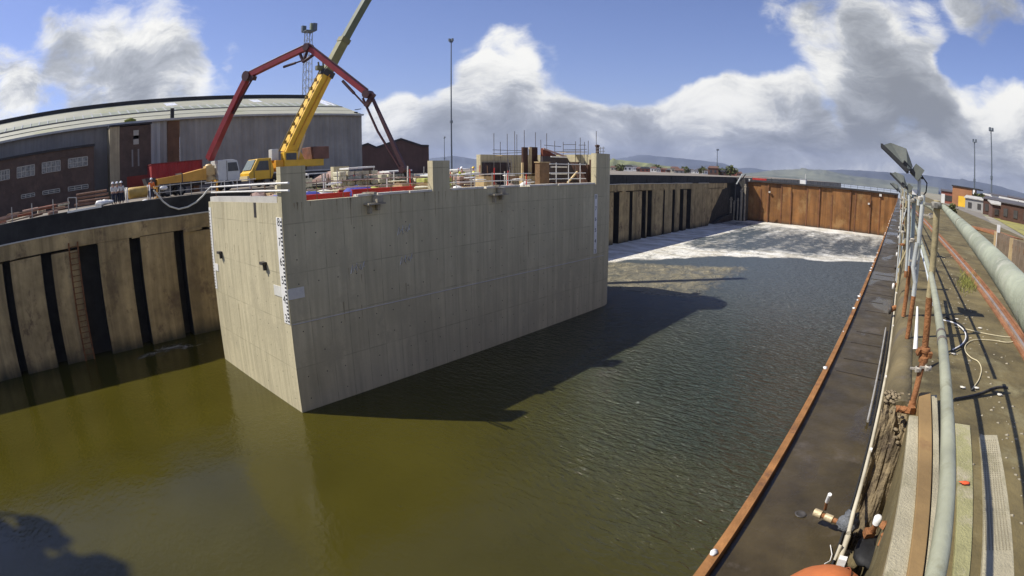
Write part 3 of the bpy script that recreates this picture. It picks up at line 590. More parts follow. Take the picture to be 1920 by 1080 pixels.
rail_set('pale guard rails on the far long edge of the caisson behind the red beams', ((-38.2, 14.5, ZT), (-38.2, 38.5, ZT)), (.5, 1.0), 10, scaf, scaf, .035)
redst = M('red_steel', (.50, .035, .025), .55, .2, 1.5, bump=.05)
def ibeam(a, b, h, label):
    o = thing('steel_beam', label, 'steel beam', tuple(a), 0, 'red steel beams laid on the caisson'); a, b = Vector(a), Vector(b); u = Vector((0, 0, 1))
    MB().beam(a+u*(h-.03), b+u*(h-.03), .32, .06).build('top_flange', redst, o); MB().beam(a+u*.03, b+u*.03, .32, .06).build('bottom_flange', redst, o); MB().beam(a+u*h/2, b+u*h/2, .05, h-.125).build('web', redst, o); return o
ibeam((-28.0, 14.1, 11.35), (-27.8, 17.7, 11.35), .50, 'bright red steel beam right behind the corner pillar of the caisson')
ibeam((-28.3, 18.2, 11.45), (-28.0, 22.8, 11.45), .50, 'long red steel beam on the caisson ending at the middle pillar')
ibeam((-33.8, 13.6, 11.35), (-26.95, 13.75, 11.35), .50, 'red steel beam lying across the sunlit end of the caisson')
ibeam((-31.2, 19.0, 11.25), (-30.2, 26.0, 11.25), .6, 'red steel beam farther back in the middle of the caisson')
tarp = M('blue_tarpaulin', (.05, .06, .28), .6, .3, 3, bump=.4)
for k, (x, y, s, lb) in enumerate(((-30.3, 16.3, 1.3, 'blue tarpaulin bundle behind the bright red beam'), (-30.4, 20.0, 1.5, 'blue tarpaulin bundle behind the long red beam'), (-32.5, 15.6, 1.2, 'blue covered bundle behind the white rails at the sunlit end'))):
    tag(MB().ball((x, y, 11.2), s, 12, (.7, 1.0, .6), .25).build('tarpaulin', tarp), lb, 'tarpaulin')
# stacked pale bundles
bund = M('pale_bundle', (.60, .56, .40), .9, .35, 2.5, bump=.5, spots=(.30, .28, .20), spot_scale=3); wrap = M('white_wrap', (.78, .77, .73), .6, .1, 2)
for k, (x, y, n_, lb) in enumerate(((-34.5, 22.5, 5, 'stack of yellowish bundles with a white sheet, left of the middle pillar'), (-35.0, 26.5, 4, 'stack of pale bundles right of the hanging pump hose, behind the middle pillar'), (-34, 29.3, 3, 'low stack of pale bundles just right of the middle pillar'))):
    o = thing('bundle_stack', lb, 'bundle stack', (x, y, 11.3))
    mb = MB(); rr = random.Random(k)
    for L_ in range(n_):
        for j in range(5): mb.box((x+rr.uniform(-.1, .1), y-1.4+j*.7, 11.48+L_*.36), (1.0, .6, .3), rr.uniform(-.15, .15), rr.uniform(-.06, .06))
    mb.build('bundle', bund, o, bevel=.04)
    MB().box((x, y+.2, 11.5+n_*.36), (1.2, 2.4, .12), .05, .03).build('sheet', wrap, o)
# small clutter: trestles, timber, sacks
pale_b = M('pale_board_lit_edge', (.66, .62, .52)); heap_c = M('sack_pink', (.40, .27, .22), .95, .3, 2); hiv_c = M('sack_lime', (.42, .44, .12), .9, .3, 2); fw_dk = M('crate_dark', (.07, .04, .03), .85, .4, 2)
tim = M('site_timber', (.46, .34, .18), .85, .3, 2); rr = random.Random(12)
for k in range(16):
    y = rr.uniform(24.5, 40); x = rr.uniform(-37, -28.5); L_ = rr.uniform(1.5, 3.2); a = rr.uniform(-.5, .5)+1.57*(k % 2)
    zz = 11.35+rr.uniform(0, .75)
    names = ('pale timber length', 'brown timber length', 'short timber offcut', 'timber length')
    tag(MB().box((x, y, zz), (.2, L_, .12), a).box((x+.05, y+.1, zz+.13), (.2, L_*.9, .11), a+.05).build('timber', (tim, bund, brownp)[k % 3]), 'stacked timber lengths lying among the clutter on the caisson deck right of the middle pillar', 'timber', 'loose timber on the caisson deck')
ex_ = [(-36.6, 18.5, 4, 'stack of pale bundles at the far side, left of all others on the caisson'), (-33.0, 32.8, 3, 'low stack of pale bundles in front of the dark lining'), (-36.8, 35.5, 4, 'tall stack of pale bundles against the rear tall wall'), (-31.0, 27.2, 3, 'stack of pale bundles nearest the long edge')]
for k, (x, y, n_, lb) in enumerate(ex_):
    o = thing('bundle_stack', lb, 'bundle stack', (x, y, 11.3)); mb = MB(); rr = random.Random(k+20)
    for L_ in range(n_):
        for j in range(4): mb.box((x+rr.uniform(-.1, .1), y-1.1+j*.7, 11.48+L_*.36), (1.0, .6, .3), rr.uniform(-.15, .15), rr.uniform(-.06, .06))
    mb.build('bundle', (bund, heap_c, bund, hiv_c)[k], o, bevel=.04); MB().box((x, y, 11.5+n_*.36), (1.1, 1.8, .1), .05, .03).build('sheet', wrap, o)
def scatter(n_, seed, maker, label, cat, group):
    q = random.Random(seed)
    for k in range(n_):
        o = maker(q, q.uniform(-37.2, -28.0), q.uniform(14.8, 39.5)); tag(o, label, cat, group)
scatter(34, 41, lambda q, x, y: MB().tube([(x, y, 11.32), (x+q.uniform(-.1, .1), y, 11.32+q.uniform(1.1, 2.0))], .045, 6).build('prop', (redst, scaf_w, scaf, brownp)[q.randrange(4)]), 'thin upright prop standing on the caisson deck among the clutter', 'prop', 'upright props on the caisson deck')
scatter(36, 42, lambda q, x, y: MB().box((x, y, 11.35+q.uniform(.3, 1.25)), (q.uniform(.2, .9), q.uniform(1.0, 2.6), .07), q.uniform(-.6, .6), 0, q.uniform(-.08, .08)).build('board', (bund, wrap, tim, pale_b)[q.randrange(4)]), 'pale board laid across supports on the caisson deck', 'board', 'pale boards on the caisson deck')
scatter(24, 43, lambda q, x, y: MB().ball((x, y, 11.45), q.uniform(.35, .7), 10, (1, 1.3, .8), .4).build('sack', (wrap, bund, heap_c, hiv_c)[q.randrange(4)]), 'lumpy sack lying on the caisson deck among the clutter', 'sack', 'lumpy sacks on the caisson deck')
scatter(14, 44, lambda q, x, y: MB().bb(x-.5, x+.5, y-.5, y+.6, 11.31, 11.31+q.uniform(.5, 1.15)).bb(x-.55, x+.55, y-.55, y+.65, 11.305+1.16, 11.305+1.2).build('crate', (fw_dk, brownp, tim, steel_d)[q.randrange(4)]), 'dark site crate with a flat lid on the caisson deck', 'crate', 'dark crates on the caisson deck')
# formwork at the raised end
fw_d = M('formwork_brown', (.075, .035, .022), .8, .35, 1.2, streak=.3); fw_r = M('formwork_red', (.22, .06, .03), .8, .35, 1.2, streak=.3); fw_p = M('dark_panel', (.05, .038, .042), .75, .3, 1); pale_p = M('pale_post', (.60, .45, .24), .7, .2, 2)
XF = -31.5
def yz(px): return ax(px, 300, XF).y
t = thing('formwork', 'tall dark brown formwork panel with pale uprights at the raised end of the caisson', 'formwork', (XF, yz(1000), 11.3))
zt = ax(985, 276, XF).z
MB().bb(XF-.2, XF, yz(981), yz(990), 11.3, zt).build('panel', fw_d, t); MB().bb(XF-.2, XF, yz(996), yz(1008), 11.3, zt+.05).build('panel', fw_d, t)
MB().bb(XF+.002, XF+.12, yz(977), yz(980), 11.3, zt-1.4).build('upright', pale_p, t); MB().bb(XF+.002, XF+.14, yz(991), yz(995), 11.3, zt).build('upright', pale_p, t)
y0_, y1_ = yz(1009), yz(1034); zt2 = ax(1010, 278, XF).z
t2 = thing('formwork', 'rust red formwork panel with a sloping top beside the tall brown panel', 'formwork', (XF+.5, y0_, 11.3))
MB().ext([(XF+.3, y0_, 11.3), (XF+.3, y1_, 11.3), (XF+.3, y1_, zt2-.6), (XF+.3, y0_, zt2)], (.25, 0, 0)).build('panel', fw_r, t2)
MB().beam((XF+.62, y0_, zt2-.05), (XF+.62, y1_+1.6, zt2-.75), .1, .14).build('waler', M('pink_waler', (.50, .30, .24), .7), t2)
XA = -30.2
def ya(px): return ax(px, 300, XA).y
t3 = thing('formwork_shutter', 'large dark curved shutter with a slanted end in front of the raised end wall', 'shutter', (XA, ya(1050), 11.3))
prof = [(1018, 293), (1056, 293), (1064, 297), (1071, 309), (1079, 325), (1085, 342), (1018, 342)]
MB().ext([(XA, ax(a, b, XA).y, max(11.32, ax(a, b, XA).z)) for a, b in prof], (-.3, 0, 0)).build('panel', fw_p, t3)
for py in (294, 313, 326): MB().bb(XA+.002, XA+.10, ya(1032), ya(1062), ax(1040, py, XA).z-.06, ax(1040, py, XA).z+.06).build('waler', scaf_w, t3)
bx = -28.0; t4 = thing('site_box', 'brown timber box standing at the caisson edge under the red panel', 'box', (bx, ax(1020, 320, bx).y, 11.3))
MB().bb(bx-.5, bx, ax(1012, 320, bx).y, ax(1030, 320, bx).y, 11.3, ax(1020, 305, bx).z).build('body', M('box_brown', (.20, .12, .06), .85, .3, 2), t4)
MB().bb(bx-.55, bx+.05, ax(1011, 320, bx).y, ax(1031, 320, bx).y, ax(1020, 305, bx).z, ax(1020, 305, bx).z+.08).build('lid', tim, t4)
MB().beam(ax(1064, 343, -28), ax(1082, 322, -28), .12, .12).build('strut', pale_p, t3)
mb = MB()
for k in range(7): mb.bb(X0+1.6+k*1.3, X0+2.85+k*1.3, 45.85-.1*(k % 2), 46.05, 11.32, 13.9-.25*(k % 3))
mb.build('lining_board', fw_d, t3); MB().bb(X0+.57, X0+.8, 39.9, 44.0, 11.32, 13.6).build('lining_board', fw_p, t3)
# scaffold over the raised end
sc = thing('scaffold', 'tube scaffold with many thin uprights above the raised end of the caisson', 'scaffold', (-34, 43, 11.3))
for px, top, X in ((926, 250, -36.5), (938, 266, -36), (951, 251, -36), (965, 246, -35), (969, 252, -35.5), (983, 244, -34.5), (1004, 248, -34), (1014, 262, -33.5), (1025, 250, -33), (1040, 264, -32.5), (1056, 266, -32), (1079, 265, -31), (1088, 258, -30.5), (1096, 266, -30), (1103, 264, -29.8), (1118, 246, -28.6)):
    p = ax(px, top, X); MB().tube([(p.x, p.y, 11.32 if X < -29.9 else 14.4), p], .03, 6).build('standard', scaf_d, sc)
for pa, pb, X in (((924, 281), (985, 283), -36.3), ((924, 288), (985, 286), -36.3), ((1020, 272), (1052, 275), -33), ((1056, 271), (1080, 271), -31.8), ((1056, 281), (1100, 280), -31.4), ((1085, 272), (1098, 272), -30.4), ((1062, 305), (1088, 305), -31), ((1020, 285), (1090, 283), -31.2)):
    MB().tube([ax(*pa, X), ax(*pb, X)], .03, 6).build('ledger', scaf_d, sc)
for pa, pb, X in (((935, 292), (985, 291), -35.8), ((1015, 291), (1040, 290), -32.8), ((1055, 286), (1095, 285), -31)):
    MB().beam(ax(*pa, X), ax(*pb, X), .8, .06).build('platform', tim, sc)
t = thing('ladder', 'pale ladder leaning against the rear wall inside the caisson', 'ladder', (-35, 38, 11.3))
for d in (0, .45):
    a, b = ax(958+d*12, 338, -35), ax(952+d*12, 297, -35.6); MB().beam(a, b, .07, .05).build('stringer', scaf, t)
mb = MB()
for i in range(9): mb.beam(ax(958-i*.7, 337-i*4.5, -35-i*.06), ax(963.5-i*.7, 337-i*4.5, -35-i*.06), .04, .04)
mb.build('rungs', scaf, t)
p = ax(1120, 287, -28.9); t = thing('bollard', 'dark bollard standing on top of the raised caisson end under a thin pole', 'bollard', (p.x, p.y, ZH))
MB().lathe((p.x, p.y, ZH), [(.24, 0), (.22, .1), (.17, .2), (.17, .75), (.24, .85), (.24, .95), (0.01, 1.02)], 14).build('post', fw_d, t)
rail_set('small dark rail on the rounded top corner of the raised caisson end', ((-28.6, 45.9, ZH), (-27.2, 45.2, ZH)), (.3, .6), 3, scaf_d, scaf_d, .03)
# workers on the caisson
for px, py, X, jk, hm, rz, po_, lb in ((866, 322, -33.0, hiviz, wh, 1.2, 'stand', 'worker in yellow hi-vis jacket and white helmet standing just right of the middle pillar'),
        (888, 320, -33.5, hiviz, yh, 2.6, 'stand', 'worker in yellow hi-vis jacket and yellow helmet beside the rear tall wall'),
        (681, 322, -36.2, pale_j, wh, -1.3, 'bend', 'worker in pale overalls and white helmet bending between the red beams and the corrugated shed')):
    p = ax(px, py, X); person((p.x, p.y, 11.3), rz, lb, jk, hm, po_)
# ------------------------------------------------------------------ unseen crane-shaped caster out of frame, added to shade the near water
hc = Vector((-49.6, -32.0, 46.0)); dk = thing('unseen_shadow_caster', 'made-up jib crane outside the left edge, added to shade the near water', 'shadow caster', (hc.x, hc.y, 12))
crg = M('caster_grey', (.16, .18, .19), .6, .2, 1)
hb2 = MB(); rq = random.Random(3); hb2.box((hc.x, hc.y, 45.2), (7.6, 7.0, 4.6), .35).box((hc.x-.4, hc.y+.6, 48.4), (5.2, 4.6, 2.2), .2)
hb2.build('caster_house', crg, dk)
for k in range(26):
    a_ = k*.2417; r_ = 4.3+rq.uniform(-.6, 1.5); MB().box((hc.x+r_*math.cos(a_), hc.y+r_*math.sin(a_), rq.uniform(43, 48.5)), (rq.uniform(.3, 1.6), rq.uniform(.3, 1.5), rq.uniform(.4, 2.2)), rq.uniform(0, 3)).build('caster_edge_box', crg, dk)
mbr = MB(); mbr.tube([(hc.x+5.6*math.cos(i*.2618), hc.y+5.6*math.sin(i*.2618), 44.2) for i in range(25)], .06, 5).tube([(hc.x+5.6*math.cos(i*.2618), hc.y+5.6*math.sin(i*.2618), 43.4) for i in range(25)], .12, 5); mbr.build('walkway_rail', crg, dk)
for sx_, sy_ in ((-1, -1), (1, -1), (1, 1), (-1, 1)): MB().beam((hc.x+sx_*3.2, hc.y+sy_*3.2, 12), (hc.x+sx_*1.4, hc.y+sy_*1.4, 42.4), .5, .5, (1, 0, 0)).build('leg', crg, dk)
MB().beam((hc.x-4, hc.y-3, 47), (hc.x-30, hc.y-22, 66), 1.2, 1.4).build('jib', crg, dk)

# ------------------------------------------------------------------ left quay: warehouse
GZ = 12.0
clad = M('grey_cladding', (.31, .30, .275), .6, .22, .25, bump=.05, streak=.45, streak_scale=.5)
clad_d = M('dark_cladding', (.21, .20, .19), .7, .2, .25, bump=.05, streak=.3)
clad_l = M('pale_cladding', (.44, .45, .44), .6, .15, .25, bump=.05, streak=.25)
roofp = M('pale_roof', (.40, .39, .29), .6, .12, .2, bump=.05, spots=(.33, .33, .19), spot_scale=.12, spot_thr=.55)
roofg = M('greenish_roof', (.27, .29, .22), .7, .2, .3, bump=.05); dark_r = M('ridge_black', (.025, .024, .025), .7, .3, 1)
wh_t = thing('warehouse', 'long grey corrugated warehouse with a pale low-pitched roof behind the cranes', 'warehouse', (-84, 5, GZ))
def lerp(a, b, t): return a+(b-a)*t
YA, YB, XW, XR = -40.0, 47.0, -70.0, -84.0
def eave(y): return 13+interp(y, [(-40, 7.5), (-6.7, 7.85), (47, 8.6)])
def ridge(y): return 13+interp(y, [(-40, 11.8), (-8, 12.25), (47, 13.15)])
def wall_strip(y0, y1, mat, z0=GZ, x=XW, pitch=.8, dep=.10, dz=0):
    nst = max(2, int((y1-y0)/(pitch/4))); vs = []; 
    for i in range(nst+1):
        y = y0+(y1-y0)*i/nst; x_ = x+dep*((0, 0, 1, 1)[i % 4]); vs += [(x_, y, z0), (x_, y, eave(y)+dz)]
    return MB().add(vs, [(2*i, 2*i+2, 2*i+3, 2*i+1) for i in range(nst)])
wall_strip(-40, 10.2, clad_d, pitch=1.2, dep=.04).build('dark_wall', clad_d, wh_t)
yl = [ax(p, 260, XW).y for p in (284, 300, 313, 337, 430, 655, 679)]
wall_strip(14.2, yl[1], clad_l).build('pale_panel', clad_l, wh_t); wall_strip(yl[1], yl[2], clad).build('wall_panel', clad, wh_t)
wall_strip(yl[3], 47.0, clad, z0=13.3).build('wall', clad, wh_t)
MB().bb(XW-.3, XW+.06, yl[3], 47, GZ, 13.3).build('dark_plinth', clad_d, wh_t)
MB().bb(XW-.2, XW+.12, yl[2]+.05, yl[3]-.05, GZ, eave(16)-.1).build('brick_pier', M('rust_brick', (.16, .085, .045), .9, .35, .8, streak=.4), wh_t)
MB().add([(XW, 47, 12), (-98, 47, 12), (-98, 47, eave(47)), (XR, 47, ridge(47)), (XW, 47, eave(47))], [(0, 1, 2, 3, 4)]).build('gable_wall', clad, wh_t)
# roof in bands from eaves to ridge
def band(t0, t1, mat, name, lift=0.0, ya_=YA, yb_=YB):
    vs = []
    ys = [ya_, max(ya_, -6.7), yb_]
    for y in ys:
        for t in (t0, t1): vs.append((lerp(XW+.35, XR, t), y+(.25 if y == YB else 0), lerp(eave(y)+.02, ridge(y), t)+lift))
    MB().add(vs, [(0, 2, 3, 1), (2, 4, 5, 3)]).build(name, mat, wh_t)
band(0, .40, roofp, 'roof_lower'); band(.40, .62, roofg, 'roof_rooflights'); band(.62, 1.0, roofp, 'roof_upper')
mb = MB()
for k in range(56):
    y = -30+k*1.38; mb.beam((lerp(XW, XR, .40), y, lerp(eave(y), ridge(y), .40)+.1), (lerp(XW, XR, .62), y, lerp(eave(y), ridge(y), .62)+.1), .16, .12)
mb.build('rooflight_bars', clad_l, wh_t)
MB().beam((lerp(XW, XR, .40), YA, lerp(eave(YA), ridge(YA), .40)+.1), (lerp(XW, XR, .40), YB, lerp(eave(YB), ridge(YB), .40)+.1), .2, .14).beam((lerp(XW, XR, .2), YA, lerp(eave(YA), ridge(YA), .2)+.06), (lerp(XW, XR, .2), YB, lerp(eave(YB), ridge(YB), .2)+.06), .12, .10).build('roof_seam', clad_d, wh_t)
MB().add([(XR, YA, ridge(YA)), (XR, YB, ridge(YB)), (-98, YB, eave(YB)), (-98, YA, eave(YA))], [(0, 1, 2, 3)]).build('roof_back', roofp, wh_t)
for y0_, y1_ in ((19.2, 21.0), (33.4, 35.0), (45.0, 46.9)):
    zf = lambda y, t: lerp(eave(y), ridge(y), t)+.06
    t0, t1 = (.70, .86) if y0_ < 40 else (.45, .95)
    MB().add([(lerp(XW, XR, t0), y0_, zf(y0_, t0)), (lerp(XW, XR, t0), y1_, zf(y1_, t0)), (lerp(XW, XR, t1), y1_, zf(y1_, t1)), (lerp(XW, XR, t1), y0_, zf(y0_, t1))], [(0, 1, 2, 3)]).build('skylight', M('skylight_white', (.85, .86, .86), .3, .05, 1, bump=0), wh_t)
MB().beam((XW+.45, YA, eave(YA)), (XW+.45, YB, eave(YB)), .3, .25).build('gutter', clad_l, wh_t)
MB().beam((XR, -8, ridge(-8)+.12), (XR, 46, ridge(46)+.12), 1.2, .55).beam((XR, YA, ridge(YA)+.12), (XR, -8, ridge(-8)+.12), 1.2, .55).build('ridge_vent', dark_r, wh_t)
p = ax(323, 212, XW-.5); MB().tube([p-Vector((0, 0, .8)), p+Vector((0, 0, .6))], .28, 8).build('roof_vent', dark_r, wh_t)
p = ax(667, 210, XW-1); MB().tube([p-Vector((0, 0, .9)), p], .3, 8).beam(p+Vector((0, -.1, .35)), p+Vector((0, .9, .5)), .3, .1).build('roof_vent', dark_r, wh_t)
tag(MB().ball((XW-.6, 12.0, eave(12)+.35), .75, 10, (.7, 1.1, .5), .5).build('moss_tuft', M('moss', (.16, .17, .03), 1, .4, 4, bump=.6)), 'yellow green moss tuft growing in the warehouse gutter above the brick tower', 'moss')
brick = M('dark_brick', (.085, .058, .045), .92, .3, .9, bump=.3, spots=(.12, .08, .06), spot_scale=1.2, spot_thr=.56)
glass = M('window_glass', (.16, .16, .15), .2, .8, 2.5, bump=0, spec=.6); glass_d = M('dark_glass', (.035, .04, .045), .12, .3, 2, bump=0, spec=.6); frame_w = M('window_frame', (.36, .345, .30), .7, .15, 2)
def pxwin(par, x, px0, px1, py0, py1, gmat=glass, cols=4):
    a, b = ax(px0, py1, x), ax(px1, py0, x); f = MB(); y0, y1, z0, z1 = a.y, b.y, min(a.z, b.z), max(a.z, b.z)
    f.bb(x+.002, x+.09, y0, y1, z0-.06, z0).bb(x+.002, x+.09, y0, y1, z1, z1+.08)
    for i in range(cols+1): yv = y0+(y1-y0)*i/cols; f.bb(x+.002, x+.08, yv-.04, yv+.04, z0, z1)
    f.bb(x+.002, x+.07, y0, y1, (z0+z1)/2-.03, (z0+z1)/2+.03)
    o = f.build('window', frame_w, par); MB().bb(x+.003, x+.03, y0+.02, y1-.02, z0+.01, z1-.01).build('pane', gmat, o)
XB = -66.0
an = thing('brick_annex', 'dark brick two-storey annex with rows of multi-pane windows at the far left', 'building', (XB-2, -5, GZ))
y1_ = ax(176, 300, XB).y
MB().bb(XW+.15, XB, -32, y1_, GZ, 18.5).build('wall', brick, an)
MB().bb(XW+.1, XB+.15, -32, y1_+.12, 18.5, 18.75).build('parapet', dark_r, an)
for a, b, c, d in ((-2, 18, 318, 339), (32, 65, 309, 334), (79, 113, 301, 325), (128, 164, 294, 315)): pxwin(an, XB, a, b, c, d)
for a, b, c, d in ((40, 65, 362, 372), (80, 112, 354, 365), (128, 165, 346, 358)): pxwin(an, XB, a, b, c, d, glass_d, 3)
tw = thing('brick_tower', 'dark brick stair tower standing against the warehouse wall', 'tower', (XW+1, 12, GZ))
yt0, yt1 = ax(224, 280, -67.5).y, ax(283, 270, -67.5).y
MB().bb(XW+.12, -67.5, yt0, yt1, GZ, 20.5).build('wall', brick, tw)
MB().bb(XW+.12, -67.48, yt0-1.3, yt0-.002, GZ, 20.6).build('sunlit_side_strip', M('sunlit_side_buff', (.40, .34, .22), .9, .2, .8, streak=.5), tw)  # buff colour stands in for sun on the tower's side face
MB().bb(XW+.1, -67.3, yt0-1.4, yt1+.1, 20.6, 20.8).build('coping', dark_r, tw)
for px, py in ((255, 252), (255, 262)): 
    p = ax(px, py, -67.5); MB().bb(-67.498, -67.44, p.y-.35, p.y+.35, p.z-.55, p.z+.5).build('window', frame_w, tw)
p = ax(254, 296, -67.5); MB().bb(-67.498, -67.45, p.y-.5, p.y-.3, p.z-1, p.z+1).bb(-67.498, -67.45, p.y+.3, p.y+.5, p.z-1, p.z+1).build('downpipe', clad_d, tw)
MB().bb(-67.498, -67.46, yt0+.9, yt1-.4, 13.2, 14.6).build('red_panel', M('red_faded', (.22, .035, .02), .8, .3, .5), tw)
ct = thing('shipping_container', 'long red shipping container between the brick tower and the red pump boom', 'container', (-63, 16, GZ))
redc = M('red_container', (.30, .022, .022), .7, .25, .4, streak=.2)
yc0, yc1 = ax(284, 310, -62).y, ax(378, 300, -62).y; vs = []; nst = 56
for i in range(nst+1):
    y = yc0+(yc1-yc0)*i/nst; x_ = -62+.05*((0, 0, 1, 1)[i % 4]); vs += [(x_, y, 12.9), (x_, y, 15.45)]
MB().add(vs, [(2*i, 2*i+2, 2*i+3, 2*i+1) for i in range(nst)]).bb(-64.4, -62.05, yc0, yc1, 12.9, 15.4).build('body', redc, ct)
MB().bb(-64.45, -61.9, yc0-.05, yc1+.05, 15.45, 15.58).bb(-64.45, -61.9, yc0-.05, yc1+.05, 12.75, 12.89).bb(-62.1, -61.9, yc1-.14, yc1+.05, 12.89, 15.45).build('frame', M('container_frame', (.16, .015, .015), .7, .2, 1), ct)
MB().bb(-64, -62.3, yc0+.3, yc0+1, GZ, 12.75).build('bearer', brownp, ct); MB().bb(-64, -62.3, yc1-1, yc1-.3, GZ, 12.75).build('bearer', brownp, ct)
# brown gabled shed
gs = thing('brick_shed', 'dark brown brick shed with a zigzag gabled roof right of the warehouse', 'shed', (-116, 92, GZ))
Dg = 150; base = Vector((ad(745, 300, Dg).x, ad(745, 300, Dg).y, 0)); out = Vector((base.x, base.y, 0)).normalized()
prof = [(676, 276), (690, 271.5), (706, 278.5), (752, 262.5), (790, 275), (804, 275.5)]
pts = []
for px, py in prof:
    d = ray(px, py); k = base.dot(out)/Vector((d.x, d.y, 0)).dot(out); pts.append(CAM+d*k)
poly = [Vector((pts[0].x, pts[0].y, 11.0))]+pts+[Vector((pts[-1].x, pts[-1].y, 11.0))]
brn = M('brown_brick', (.085, .050, .042), .92, .2, .3, streak=.2)
MB().ext(poly, out*45).build('wall', brn, gs)
mb = MB()
for a, b in zip(pts, pts[1:]): mb.ext([a+Vector((0, 0, .03))-out*.4, b+Vector((0, 0, .03))-out*.4, b+Vector((0, 0, .55))-out*.4, a+Vector((0, 0, .55))-out*.4], out*46)
mb.build('roof', dark_r, gs)

# ------------------------------------------------------------------ concrete pump truck
ora = M('pump_orange', (.58, .30, .045), .5, .2, 1, bump=.05); yel = M('crane_yellow', (.70, .42, .035), .45, .15, 1, bump=.04); rubber = M('rubber', (.02, .02, .02), .8, .2, 4); wpaint = M('cab_white', (.55, .56, .54), .35, .08, 2, bump=0, coat=.3)
chas = M('chassis_dark', (.05, .045, .045), .7, .3, 2); boomr = M('boom_red', (.24, .026, .026), .45, .2, 1, bump=.03); boomd = M('boom_dark', (.06, .022, .022), .5, .2, 2)
def wheel(par, x, y, z, r=.52, w=.32):
    o = MB().lathe((x, y, z), [(r*.55, -w/2), (r*.95, -w/2), (r, -w*.3), (r, w*.3), (r*.95, w/2), (r*.55, w/2)], 20, 'X').build('wheel', rubber, par)
    MB().lathe((x, y, z), [(.01, w*.3), (r*.2, w*.42), (r*.35, w*.25), (r*.56, w*.35), (r*.58, -w*.4), (0.01, -w*.4)], 16, 'X').build('rim', M('rim_pale', (.16, .155, .14), .5, .1, 4), o)
PX_, PB, PF = -53.5, 11.2, 20.3
pt = thing('pump_truck', 'concrete pump truck with a white cab, orange body and a folding red boom', 'pump truck', (PX_, 16, GZ))
MB().bb(PX_-.5, PX_+.5, PB+.3, PF-.3, GZ+.75, GZ+1.05).build('chassis', chas, pt)
for y in (12.6, 14.0, 18.9):
    for s in (-1.05, 1.05): wheel(pt, PX_+s, y, GZ+.52)
for s in (-1.05, 1.05): MB().tube([(PX_+s, 18.9+.68*math.cos(a), GZ+.5+.68*math.sin(a)) for a in [i*math.pi/8 for i in range(9)]], .06, 6).build('mudguard', wpaint, pt)
cabp = [(17.95, GZ+.95), (20.25, GZ+.95), (20.3, GZ+1.75), (20.05, GZ+2.85), (19.6, GZ+3.0), (17.95, GZ+3.0)]
cb_ = MB().ext([(PX_-1.2, y, z) for y, z in cabp], (2.4, 0, 0)).build('cab', wpaint, pt, bevel=.06)
MB().ext([(PX_-1.05, 20.315, GZ+1.85), (PX_+1.05, 20.315, GZ+1.85), (PX_+1.0, 20.09, GZ+2.8), (PX_-1.0, 20.09, GZ+2.8)], (0, .02, 0)).build('windscreen', glass_d, cb_)
MB().ext([(PX_+1.2, 19.0, GZ+1.85), (PX_+1.2, 20.15, GZ+1.85), (PX_+1.2, 19.95, GZ+2.7), (PX_+1.2, 19.0, GZ+2.7)], (.02, 0, 0)).build('side_window', glass_d, cb_)
MB().bb(PX_+1.2, PX_+1.23, 18.86, 18.9, GZ+1.0, GZ+2.9).build('door_seam', chas, cb_)
MB().bb(PX_-1.1, PX_+1.1, 20.25, 20.45, GZ+.6, GZ+.95).build('bumper', chas, pt)
MB().ext([(PX_-1.2, 11.6, GZ+1.06), (PX_-1.2, 16.7, GZ+1.06), (PX_-1.2, 16.7, GZ+2.35), (PX_-1.2, 14.2, GZ+1.95), (PX_-1.2, 11.6, GZ+1.75)], (2.4, 0, 0)).build('body', ora, pt, bevel=.04)
MB().bb(PX_-1.22, PX_+1.22, 14.1, 14.2, GZ+1.1, GZ+2.1).bb(PX_+1.2, PX_+1.26, 11.7, 16.6, GZ+1.06, GZ+1.2).build('body_trim', chas, pt)
MB().ext([(PX_-.9, 10.4, GZ+1.9), (PX_-.9, 11.5, GZ+1.9), (PX_-.9, 11.3, GZ+.8), (PX_-.9, 10.8, GZ+.8)], (1.8, 0, 0)).build('hopper', chas, pt)
for y in (11.2, 17.3):
    mb = MB(); mb.beam((PX_+1.1, y, GZ+1.0), (PX_+2.6, y, GZ+1.0), .22, .25).tube([(PX_+2.6, y, GZ+1.1), (PX_+2.6, y, GZ+.05)], .09, 8).box((PX_+2.6, y, GZ+.04), (.5, .5, .08)); mb.build('outrigger', ora, pt)
tur = MB().lathe((PX_, 17.35, GZ+1.0), [(.75, 0), (.75, .35), (.5, .5), (.45, 1.5), (.3, 1.7), (0.01, 1.75)], 14).box((PX_, 17.35, GZ+2.1), (1.0, .9, .9)).build('turret', M('turret_yellow', (.66, .48, .22), .5, .15, 2), pt)
# folding boom in one vertical plane from turret to the caisson
B0 = Vector((PX_, 17.35, GZ+2.5)); Bend = ax(757, 322, -33.0)
pn = Vector((Bend.y-B0.y, -(Bend.x-B0.x), 0)).normalized()
def onplane(px, py): d = ray(px, py); return CAM + d*((B0-CAM).dot(pn)/d.dot(pn))
J = [onplane(393, 298), onplane(465, 143), onplane(578, 89), onplane(690, 177), onplane(757, 318)]
MB().beam(J[0], J[1], .64, .72, pn, .52, .54).build('boom_section', boomr, pt)
MB().beam(J[1], J[2], .45, .50, pn, .40, .40).build('boom_section', boomr, pt)
MB().beam(J[2], J[3], .40, .50, pn, .40, .40).build('boom_section', boomr, pt)
w_ = (J[4]-J[3]).normalized().cross(pn)
MB().beam(J[3]-w_*.22, J[4]-w_*.1, .20, .20, pn, .32, .30).build('boom_section', boomd, pt)
MB().tube([J[3]+w_*.55, J[3]+w_*.6+(J[4]-J[3])*.45, J[4]+w_*.2], .10, 8).build('delivery_pipe', boomd, pt)
